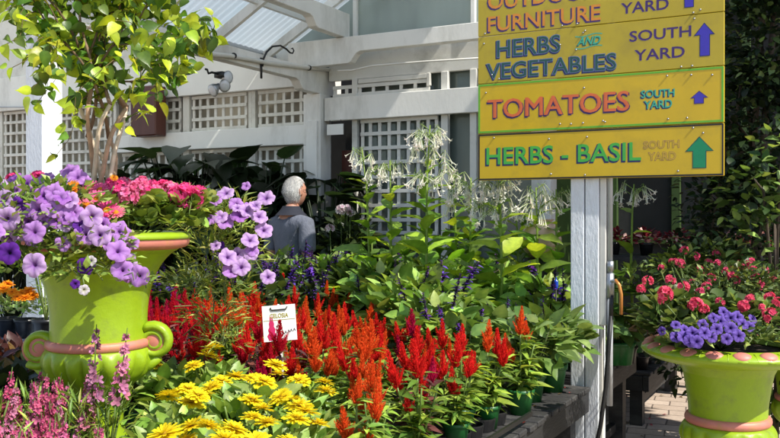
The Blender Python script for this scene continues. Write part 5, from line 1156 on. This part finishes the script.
me.vertices.foreach_set('co', V.astype(np.float32).ravel()); me.materials.append(MAT['ink_olive']); link('lettering', me, t)
flat_poly([(-cw/2+.003, ch/2-.058), (cw/2-.003, ch/2-.056), (cw/2-.003, ch/2-.058), (-cw/2+.003, ch/2-.060)], -.0030, 'printed_line', 'ink_olive', t)
g = np.random.default_rng(4); pts = [(-.045, -ch/2+.004)]
for i in range(9): z = i/8; pts.append((-.035-.018*(1-z)*(1 if i % 2 else .6), -ch/2+.01+z*.095))
pts.append((-.031, ch/2-.062))
for i in reversed(range(9)): z = i/8; pts.append((-.028+.018*(1-z)*(1 if i % 2 else .6), -ch/2+.01+z*.095))
flat_poly(pts+[(-.018, -ch/2+.004)], -.0030, 'printed_flower', 'ink_magenta', t)
mb = MB()
for (x, z) in ((-.002, -.052), (.008, -.046), (.018, -.044), (.030, -.040), (.040, -.038), (.052, -.036)): mb.tube([[x, -.0032, z], [x+.004, -.0032, z+.012], [x+.008, -.0032, z+.002]], .0011, n=4)
mb.obj('handwriting', 'ink_black', t)
# ---------------------------------------------------------------- things by the right bench
BGM = [gera_mesh(51, (.75, .45, .40), 8), gera_mesh(52, (.70, .22, .26), 8)]
for k, (a, b, lab, n) in enumerate(((-.14, 3.0, 'black pot of small cream and pink begonias at the near corner of the low bench', 7), (-.33, 3.05, 'second pot of cream and pink begonias on the low bench, one in from the corner', 7), (-.16, 3.25, 'pot of small pink begonias behind the corner one on the low bench', 5), (-.42, 3.3, 'pot of pale begonias at the back of the low bench', 6), (-.60, 3.1, 'pot of cream begonias nearest the sign post on the low bench', 6))):
    t = thing('begonia_plant', lab, 'plant', W(a, b, .375), 0, 'begonias on the low bench'); link('pot', POT_M if 0 else POT_K, t); mb = MB()
    foliage(mb, LEAF_ROUND, 60, (0, 0, .15), (.09, .09, .07), .045, (.06, .10, .03), g=GV, light=(.3, .33, .14), fl=.35); mb.obj('foliage', 'leaf', t)
    for i in range(n): a_ = GV.uniform(0, 6.28); link('flower', BGM[GV.integers(2)], t, (.08*math.cos(a_), .08*math.sin(a_), .20+GV.uniform(0, .04)), zframe(nrm(np.array([math.cos(a_)*.6, math.sin(a_)*.6-.4, 1])), 0), .03)
p = at(627, 0, 4.95); p[2] = BZ
t = thing('arching_plant', 'plant with one long arching lime leaf curling over the short bench, right of the post', 'plant', p); link('pot', POT_K, t); mb = MB()
foliage(mb, LEAF_ROUND, 90, (0, 0, .16), (.15, .1, .08), .05, (.10, .13, .05), g=GV, light=(.45, .36, .24), fl=.35)
arch = [(0, 0, .1), (-.06, 0, .20), (-.03, -.03, .27), (.04, -.05, .24), (.085, -.06, .14), (.10, -.06, .06)]
V = []; 
for i, q_ in enumerate(arch): w_ = (.008, .022, .03, .034, .026, .004)[i]; V += [[q_[0]-w_*.3, q_[1]-w_, q_[2]-w_*.5], [q_[0], q_[1], q_[2]+.008], [q_[0]+w_*.3, q_[1]+w_, q_[2]-w_*.5]]
mb.raw(V, [[i*3+j, i*3+j+1, i*3+j+4, i*3+j+3] for i in range(5) for j in range(2)], None, (.36, .50, .06)); mb.obj('foliage', 'thin_leaf', t)
# burgundy plants on a stand behind the post
st = thing('plant_stand', 'black plant stand in deep shade behind the sign post, holding burgundy plants', 'stand', W(-.75, 3.95, 0), YAW); mb = MB(); mb.box((0, 0, 1.08), (1.5, .45, 1.12)); mb.obj('shelf', 'bench_side', st, smooth=False)
for x in (.02, 1.42):
    for y in (.02, .37): mb = MB(); mb.box((x, y, 0), (x+.06, y+.06, 1.079)); mb.obj('leg', 'bench_side', st, smooth=False)
mb = MB(); mb.box((.0, .40, .5), (1.5, .43, .6)); mb.obj('back_rail', 'bench_side', st, smooth=False)
for k in range(5):
    t = thing('burgundy_plant', f'burgundy and pink leaved plant, {ORD[k]} from the post on the shaded black stand', 'plant', W(-.60+k*.27, 4.12, 1.12), GV.uniform(0, 6), 'burgundy plants on the stand'); link('pot', POT_K, t); mb = MB()
    foliage(mb, LEAF_OVATE, 130, (0, 0, .12), (.14, .12, .08), .05, (.14, .018, .03), g=GV, light=(.6, .36, .36), fl=.22, v=.5); mb.obj('foliage', 'leaf', t)
for k, (px, py, d, lab) in enumerate(((622, 262, 4.9, 'big glossy leaf plant right of the copper spout'), (612, 300, 4.9, 'low broad-leaved plant at the foot of the conduits'))):
    p = at(px, 0, d); p[2] = BZ; t = thing('broad_leaf_plant', lab, 'plant', p, 0); link('pot', POT_M, t); mb = MB(); n = 12; th = GV.uniform(0, 6.28, n); zt = EYE+(215-py)*d/FPX-BZ
    mb.tube([[0, 0, .1], [0, 0, zt*.9]], .008, (.1, .16, .03), 6); C = tint((.08, .16, .03), n, .3, .06, GV)
    mb.inst(LEAF_BIG, frames(np.stack([np.cos(th), np.sin(th), GV.uniform(-.1, .5, n)], 1))*GV.uniform(.13, .22, n)[:, None, None], np.stack([0*th, 0*th, .1+GV.uniform(.1, .9, n)*(zt-.1)], 1), C, C*1.2); mb.obj('foliage', 'leaf', t)
# pale terracotta ball pot and cobalt bottle among the tobacco plants
p = at(541, 238, 5.55); t = thing('clay_pot', 'round pale clay pot half hidden in leaves under the bottom sign', 'pot', (p[0], p[1], 0)); mb = MB(); H = p[2]
mb.lathe(densify([(.0, H-.13), (.07, H-.12), (.12, H-.06), (.13, H), (.11, H+.06), (.07, H+.10), (.08, H+.115), (.085, H+.12), (.06, H+.12), (.05, H+.09)], 3), 28); mb.obj('body', 'cream', t)
mb = MB(); mb.box((-.09, -.09, 0), (.09, .09, H-.13)); mb.obj('plinth', 'bench_side', t, smooth=False)
p = at(556, 283, 4.6); t = thing('blue_bottle', 'small cobalt blue glass bottle on a stick among the leaves left of the post', 'ornament', (p[0], p[1], BZ)); mb = MB(); H = p[2]-BZ
mb.lathe(densify([(.0, H-.03), (.018, H-.028), (.021, H-.0), (.02, H+.01), (.009, H+.02), (.008, H+.03), (.0, H+.032)], 3), 18); mb.obj('bottle', 'cobalt', t).scale = (.6, .6, 1.); mb = MB(); mb.tube([[0, 0, 0], [0, 0, H-.03]], .005, n=6); mb.obj('stick', 'bench_side', t)
# ---------------------------------------------------------------- the man
def skin_mesh(nodes, edges, root=0, sub=2):
    """nodes: (x,y,z,rx,ry)"""
    me = bpy.data.meshes.new('s'); me.from_pydata([n[:3] for n in nodes], edges, []); o = bpy.data.objects.new('s', me); COL.objects.link(o)
    md = o.modifiers.new('skin', 'SKIN'); md.use_smooth_shade = True; md.branch_smoothing = .6
    sv = me.skin_vertices[0].data
    for i, n in enumerate(nodes): sv[i].radius = (n[3], n[4] if len(n) > 4 else n[3]); sv[i].use_root = (i == root)
    s2 = o.modifiers.new('sub', 'SUBSURF'); s2.levels = sub; s2.render_levels = sub
    dg = bpy.context.evaluated_depsgraph_get(); dg.update(); out = bpy.data.meshes.new_from_object(o.evaluated_get(dg)); bpy.data.objects.remove(o); return out
def arrs(me):
    V = np.zeros(len(me.vertices)*3); me.vertices.foreach_get('co', V); return V.reshape(-1, 3), [list(p.vertices) for p in me.polygons]
HC = np.array([0, .025, 1.635])
def head_arr(scale=1., hair=False):
    n1, n2 = 40, 48; V = []
    for i in range(n1+1):
        ph = math.pi*i/n1
        for j in range(n2):
            th = 2*math.pi*j/n2; d = np.array([math.sin(ph)*math.sin(th), math.sin(ph)*math.cos(th), math.cos(ph)])
            r = np.array([.074, .094, .118]); p = d*r
            if d[2] < 0: f = -d[2]; p[0] *= 1-.28*f*f; p[1] *= 1-.10*f if d[1] > 0 else 1-.42*f; p[1] += .012*f
            if not hair and d[1] > 0:
                nose = math.exp(-((p[0]/.013)**2+((p[2]+.022)/.020)**2)); p[1] += .024*nose
                bridge = math.exp(-((p[0]/.009)**2+((p[2]-.008)/.022)**2)); p[1] += .008*bridge
                for sx in (-1, 1): p[1] -= .009*math.exp(-(((p[0]-sx*.031)/.016)**2+((p[2]-.010)/.012)**2))
                p[1] += .006*math.exp(-((p[2]-.034)/.009)**2)*(abs(p[0]) < .05)
                p[1] += .007*math.exp(-((p[0]/.022)**2+((p[2]+.060)/.006)**2))+.006*math.exp(-((p[0]/.02)**2+((p[2]+.074)/.006)**2))+.008*math.exp(-((p[0]/.02)**2+((p[2]+.100)/.014)**2))
            V.append(p*scale+HC)
    Q = [[i*n2+j, i*n2+(j+1) % n2, (i+1)*n2+(j+1) % n2, (i+1)*n2+j] for i in range(n1) for j in range(n2)]
    return np.array(V), Q
man = thing('person', 'grey-haired person in glasses and a dark grey shirt with navy collar, back to the viewer', 'person', (-.775, 6.85, 0), R(-46))
nodes = [(0, 0, .95, .155, .11), (0, 0, 1.10, .155, .115), (0, -.015, 1.26, .165, .115), (0, -.02, 1.38, .14, .10), (0, -.012, 1.47, .062, .062), (0, .005, 1.56, .055, .06),
         (.185, -.02, 1.39, .06, .06), (.235, -.04, 1.12, .043, .043), (.225, .12, .95, .030, .028), (-.185, -.02, 1.39, .06, .06), (-.235, -.04, 1.12, .043, .043), (-.225, .12, .95, .030, .028),
         (.095, 0, .84, .095, .10), (.105, .01, .50, .058, .062), (.11, -.02, .10, .038, .042), (.115, .12, .035, .04, .03), (-.095, 0, .84, .095, .10), (-.105, .01, .50, .058, .062), (-.11, -.02, .10, .038, .042), (-.115, .12, .035, .04, .03),
         (.222, .19, .915, .040, .018), (-.222, .19, .915, .040, .018)]
edges = [(0, 1), (1, 2), (2, 3), (3, 4), (4, 5), (3, 6), (6, 7), (7, 8), (3, 9), (9, 10), (10, 11), (0, 12), (12, 13), (13, 14), (14, 15), (0, 16), (16, 17), (17, 18), (18, 19), (8, 20), (11, 21)]
me = skin_mesh(nodes, edges); Vb, Fb = arrs(me); VV = [Vb]; FF = list(Fb); off = len(Vb)
hv, hq = head_arr(); VV.append(hv); FF += [[i+off for i in f] for f in hq]; off += len(hv)
for sx in (-1, 1):   # ears
    sp_v = []; 
    for i in range(9):
        for j in range(12):
            a, b_ = math.pi*i/8, 2*math.pi*j/12; p = np.array([.010*math.sin(a)*math.cos(b_), .019*math.sin(a)*math.sin(b_), .031*math.cos(a)]); sp_v.append(p+HC+np.array([sx*.078, -.004, -.002]))
    VV.append(np.array(sp_v)); FF += [[off+i*12+j, off+i*12+(j+1) % 12, off+(i+1)*12+(j+1) % 12, off+(i+1)*12+j] for i in range(8) for j in range(12)]; off += len(sp_v)
for sx in (-1, 1):   # fingers and thumbs, gently curled
    for k in range(4):
        x = sx*(.222+(.028-.019*k)); L = (.062, .074, .080, .070)[k]; q0 = (x, .225, .913); fm = skin_mesh([(*q0, .0095), (x, .225+L*.45, .903, .0088), (x, .225+L*.8, .880, .008), (x, .225+L*.95, .858, .0068)], [(0, 1), (1, 2), (2, 3)], 0, 1); v, f = arrs(fm); VV.append(v); FF += [[i+off for i in q] for q in f]; off += len(v)
    fm = skin_mesh([(sx*.19, .155, .92, .012), (sx*.168, .19, .905, .0105), (sx*.166, .222, .89, .0085)], [(0, 1), (1, 2)], 0, 1); v, f = arrs(fm); VV.append(v); FF += [[i+off for i in q] for q in f]; off += len(v)
me = bpy.data.meshes.new('body'); me.from_pydata(np.vstack(VV).tolist(), [], FF); me.materials.append(MAT['skin']); o = link('body', me, man)
md = o.modifiers.new('r', 'REMESH'); md.mode = 'VOXEL'; md.voxel_size = .0065; md.use_smooth_shade = True
dg = bpy.context.evaluated_depsgraph_get(); dg.update(); m2 = bpy.data.meshes.new_from_object(o.evaluated_get(dg)); o.modifiers.clear(); o.data = m2; m2.name = 'body'
if not m2.materials: m2.materials.append(MAT['skin'])
body = o
sh_n = [(0, 0, .90, .172, .128), (0, 0, 1.05, .170, .130), (0, -.015, 1.24, .180, .130), (0, -.025, 1.375, .170, .130), (0, -.018, 1.485, .118, .108), (.20, -.02, 1.390, .082, .082), (.235, -.035, 1.20, .068, .068), (.234, -.04, 1.15, .070, .070), (-.20, -.02, 1.390, .082, .082), (-.235, -.035, 1.20, .068, .068), (-.234, -.04, 1.15, .070, .070)]
me = skin_mesh(sh_n, [(0, 1), (1, 2), (2, 3), (3, 4), (3, 5), (5, 6), (6, 7), (3, 8), (8, 9), (9, 10)]); me.materials.clear(); me.materials.append(MAT['shirt']); link('shirt', me, man)
me = skin_mesh([(0, 0, .93, .166, .122), (.10, 0, .80, .105, .108), (.108, .01, .50, .075, .078), (.112, -.015, .09, .062, .066), (-.10, 0, .80, .105, .108), (-.108, .01, .50, .075, .078), (-.112, -.015, .09, .062, .066)], [(0, 1), (1, 2), (2, 3), (0, 4), (4, 5), (5, 6)]); me.materials.clear(); me.materials.append(MAT['trousers']); link('trousers', me, man)
mb = MB(); mb.lathe(densify([(.128, 1.448), (.104, 1.470), (.080, 1.500), (.070, 1.516), (.066, 1.520), (.066, 1.50), (.085, 1.46)], 3), 32, P=(0, -.016, 0)); mb.obj('collar', 'navy_cloth', man)
for sx in (-1, 1):
    me = skin_mesh([(sx*.112, -.045, .035, .042, .032), (sx*.114, .05, .034, .046, .032), (sx*.116, .15, .028, .042, .024)], [(0, 1), (1, 2)]); me.materials.clear(); me.materials.append(MAT['leather']); link('shoe', me, man)
# hair: a thick cap of short strands over the skull, leaving the face and ears clear
GH = np.random.default_rng(2); hv, hq = head_arr(1.05, True); keep = []
def hairy(p):
    q_ = (p-HC)/np.array([.074, .094, .118])
    if q_[1] > .35 and q_[2] < .62-.0*q_[1]: return False
    if q_[2] < -.62: return False
    if q_[1] > -.02 and q_[2] < .12 and abs(q_[0]) > .4: return False
    if q_[1] > .05 and q_[2] < .35: return False
    return True
ok = np.array([hairy(p) for p in hv]); nz2 = GH.normal(0, .0008, len(hv)); hv = HC+(hv-HC)*(1+nz2[:, None]/.09)
mb = MB(); mb.raw(hv, [f for f in hq if all(ok[i] for i in f)]); N = 6500; idx = GH.choice(np.where(ok)[0], N); dn = nrm((hv[idx]-HC)/np.array([.0055, .0088, .0139])); dn = nrm(hv[idx]-HC)
flow = nrm(np.stack([dn[:, 0]*.8, -.5-.4*dn[:, 1]*0, -.75-0*dn[:, 0]], 1)+dn*.55+GH.normal(0, .12, (N, 3))); mb.inst(LEAF_NARROW, frames(flow, up=dn)*(GH.uniform(.016, .026, N)[:, None]*np.array([[.45, 1., .5]]))[:, None, :], hv[idx]+dn*.001, (.5, .5, .5)); mb.obj('hair', 'hair', man)
# glasses
mb = MB()
for sx in (-1, 1):
    c = HC+np.array([sx*.032, .100, .010]); th = np.linspace(0, 2*math.pi, 19); mb.tube(np.stack([c[0]+.024*np.cos(th), np.full(19, c[1])-.004*np.abs(np.cos(th)), c[2]+.018*np.sin(th)], 1), .0016, n=5, cap=False)
    mb.tube([c+[sx*.024, -.004, .006], HC+[sx*.080, .05, .014], HC+[sx*.081, -.005, .014], HC+[sx*.077, -.022, -.004]], .0019, n=5)
mb.tube([HC+[-.008, .102, .014], HC+[0, .105, .017], HC+[.008, .102, .014]], .0015, n=5); mb.obj('glasses', 'black_iron', man)
# ---------------------------------------------------------------- fallen leaves and petals
GL = np.random.default_rng(99); mb = MB(); n = 260
P = np.array([W(GL.uniform(-1.5, 1.8), GL.uniform(-.5, 4.5), .004+GL.uniform(0, .004)) for _ in range(n)]); th = GL.uniform(0, 6.28, n)
C = tint((.22, .15, .06), n, .4, .15, GL); k = GL.random(n) < .3; C[k] = tint((.55, .12, .14), k.sum(), .3, .1, GL)
mb.inst(LEAF_SMALL, frames(np.stack([np.cos(th), np.sin(th), 0*th], 1), roll=GL.normal(0, .25, n))*GL.uniform(.012, .04, n)[:, None, None], P, C)
tag(mb.obj('fallen_leaves', 'leaf'), 'scattered dry leaves and petals on the pavement', kind='stuff')
mb = MB(); n = 150; P = np.array([W(GL.uniform(-1.2, -.01), GL.uniform(-.6, 1.1), BZ+.004+GL.uniform(0, .003)) for _ in range(n)]); th = GL.uniform(0, 6.28, n)
C = tint((.20, .15, .06), n, .4, .15, GL); k = GL.random(n) < .4; C[k] = tint((.55, .05, .04), k.sum(), .3, .1, GL)
mb.inst(LEAF_SMALL, frames(np.stack([np.cos(th), np.sin(th), 0*th], 1), roll=GL.normal(0, .25, n))*GL.uniform(.008, .028, n)[:, None, None], P, C)
tag(mb.obj('fallen_petals', 'leaf'), 'dropped petals and leaf bits on the black bench', kind='stuff')
